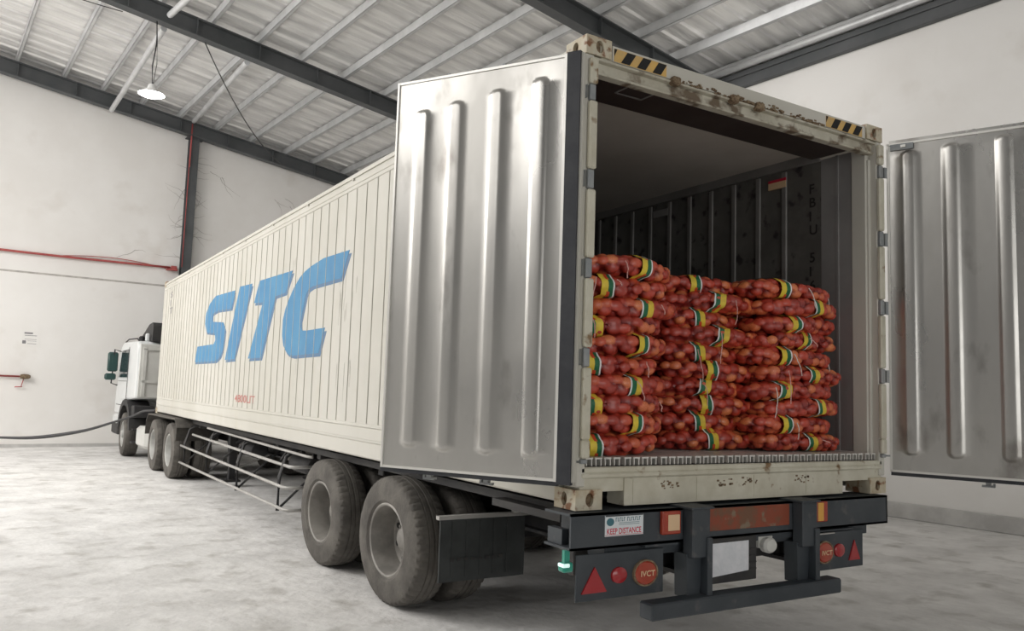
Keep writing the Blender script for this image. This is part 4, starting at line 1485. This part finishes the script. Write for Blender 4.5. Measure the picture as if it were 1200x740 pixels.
def string_mesh(x, front, z, ln, lean, m):
    mb = MB()
    rr = random.Random(int(x * 1000) + int(ln * 1e4))
    pts = [(x + lean * t * ln + rr.uniform(-.004, .004), front - .012 - .012 * math.sin(t * 3), z - ln * t) for t in np.linspace(0, 1, 7)]
    mb.tube(pts, .0028, 5)
    return mb


def sack(kind, v, loc, rz, label, group, flip=1, tilt=0.0):
    me, bd, tm = VAR[kind][v]
    o = bpy.data.objects.new('onion_sack', me)
    COL.objects.link(o)
    o.location = loc
    o.rotation_euler = (0, tilt, rz + (PI if flip < 0 else 0))
    tag(o, label, 'onion sack', group)
    for nm, mm in (('label_band', bd), ('tied_neck', tm)):
        c = bpy.data.objects.new(nm, mm)
        COL.objects.link(c)
        c.parent = o
    return o


PIT = .1030
ZB = 1.200 + .058
rg = random.Random(12)
# left stack by the left door post
strs = {9: [(-.12, .09, .1)], 8: [(-.28, .16, -.25), (-.14, .03, .8)], 7: [(.10, .05, .6)], 6: [(-.25, .10, .2)], 4: [(.13, .08, .15)], 3: [(.02, .10, .45)], 2: [(.20, .05, .3)], 0: []}
for i in range(10):
    odd = i % 2 == 0      # bottom row has its band near the door post
    v = ((1, 3)[(i // 2) % 2] if odd else (0, 2)[(i // 2) % 2])
    xx = (-.845 if odd else -.80) + rg.uniform(-.015, .015) + (.035 if i in (7, 8) else 0) - (.02 if i < 5 else 0)
    fy = .045 + .215 + rg.uniform(-.012, .012)
    o = sack('left', v, (xx, fy, ZB + PIT * i), rg.uniform(-.03, .03), 'red net onion sack, %s layer of the stack beside the left door post' % ORD[i], 'onion sacks stacked at the left door post', 1, rg.uniform(-.03, .03))
    for (dx, ln, lean) in strs.get(i, []):
        s_ = string_mesh(xx + dx, fy - .21, ZB + PIT * i + .02, ln, lean, 0).build('tie_string', 'string')
        par(s_, o)
# right-hand stacks, bricklike
strs2 = {9: [(.02, .12, .5), (.27, .10, .30)], 6: [(-.05, .05, 1.5)], 5: [(-.12, .13, .5), (.27, .16, .2)], 4: [(-.28, .20, .1)], 3: [(-.30, .18, -.05)], 1: [(-.10, .10, .1)], 0: [(.05, .02, 4.0)]}
for i in range(10):
    A = i % 2 == 0
    z = ZB + PIT * 1.012 * i
    if A: xs = [(.68, .325, 0), (.07, .50, -.20)]
    else: xs = [(.60 if i != 7 else .69, .325, 0), (-.01, .55, -.20)]
    for k, (xx, yc, yaw) in enumerate(xs):
        v = rg.randrange(4)
        kd = 'long'
        if not A and k == 0: kd, v = 'side', v % 3
        yy = yc + rg.uniform(-.012, .012)
        xj = xx + rg.uniform(-.015, .015)
        fl = 1 if k == 0 else -1
        col = 'right-hand' if k == 0 else 'left-hand'
        o = sack(kd, v, (xj, yy, z), rg.uniform(-.03, .03) + yaw, 'red net onion sack, %s one in the %s layer of the right-hand stack' % (col, ORD[i]), 'onion sacks in the wide front stack', fl, rg.uniform(-.02, .02))
        if k == 0:
            for (dx, ln, lean) in strs2.get(i, []):
                s_ = string_mesh(xj + dx, yy - .215 + (.07 if dx > .25 else 0), z + .02, ln, lean, 0).build('tie_string', 'string_white' if i % 2 else 'string')
                par(s_, o)
        elif i in (8, 6, 5, 3):
            s_ = string_mesh(xj + rg.uniform(-.15, .15), yy - .225, z + .02, rg.uniform(.08, .2), rg.uniform(-.2, .3), 0).build('tie_string', 'string')
            par(s_, o)
# deeper stack seen through the gap
for i in range(10):
    z = ZB + PIT * i
    for k, xx in enumerate((-.74, .02, .74)):
        xj = xx + (.09 if i % 2 else -.02) + rg.uniform(-.02, .02)
        if k == 2: xj = min(xj, .74)
        if k == 0: xj = max(xj, -.74)
        nm = ('left', 'middle', 'right')[k]
        if k == 2 and i < 9: pass
        sack('long', rg.randrange(4), (xj, 1.06 + rg.uniform(-.02, .02), z), rg.uniform(-.03, .03),
             'shaded red onion sack, %s one, %s layer of the deeper row' % (nm, ORD[i]), 'onion sacks in the deeper row', 1 if i % 2 else -1)
bpy.context.view_layer.update()
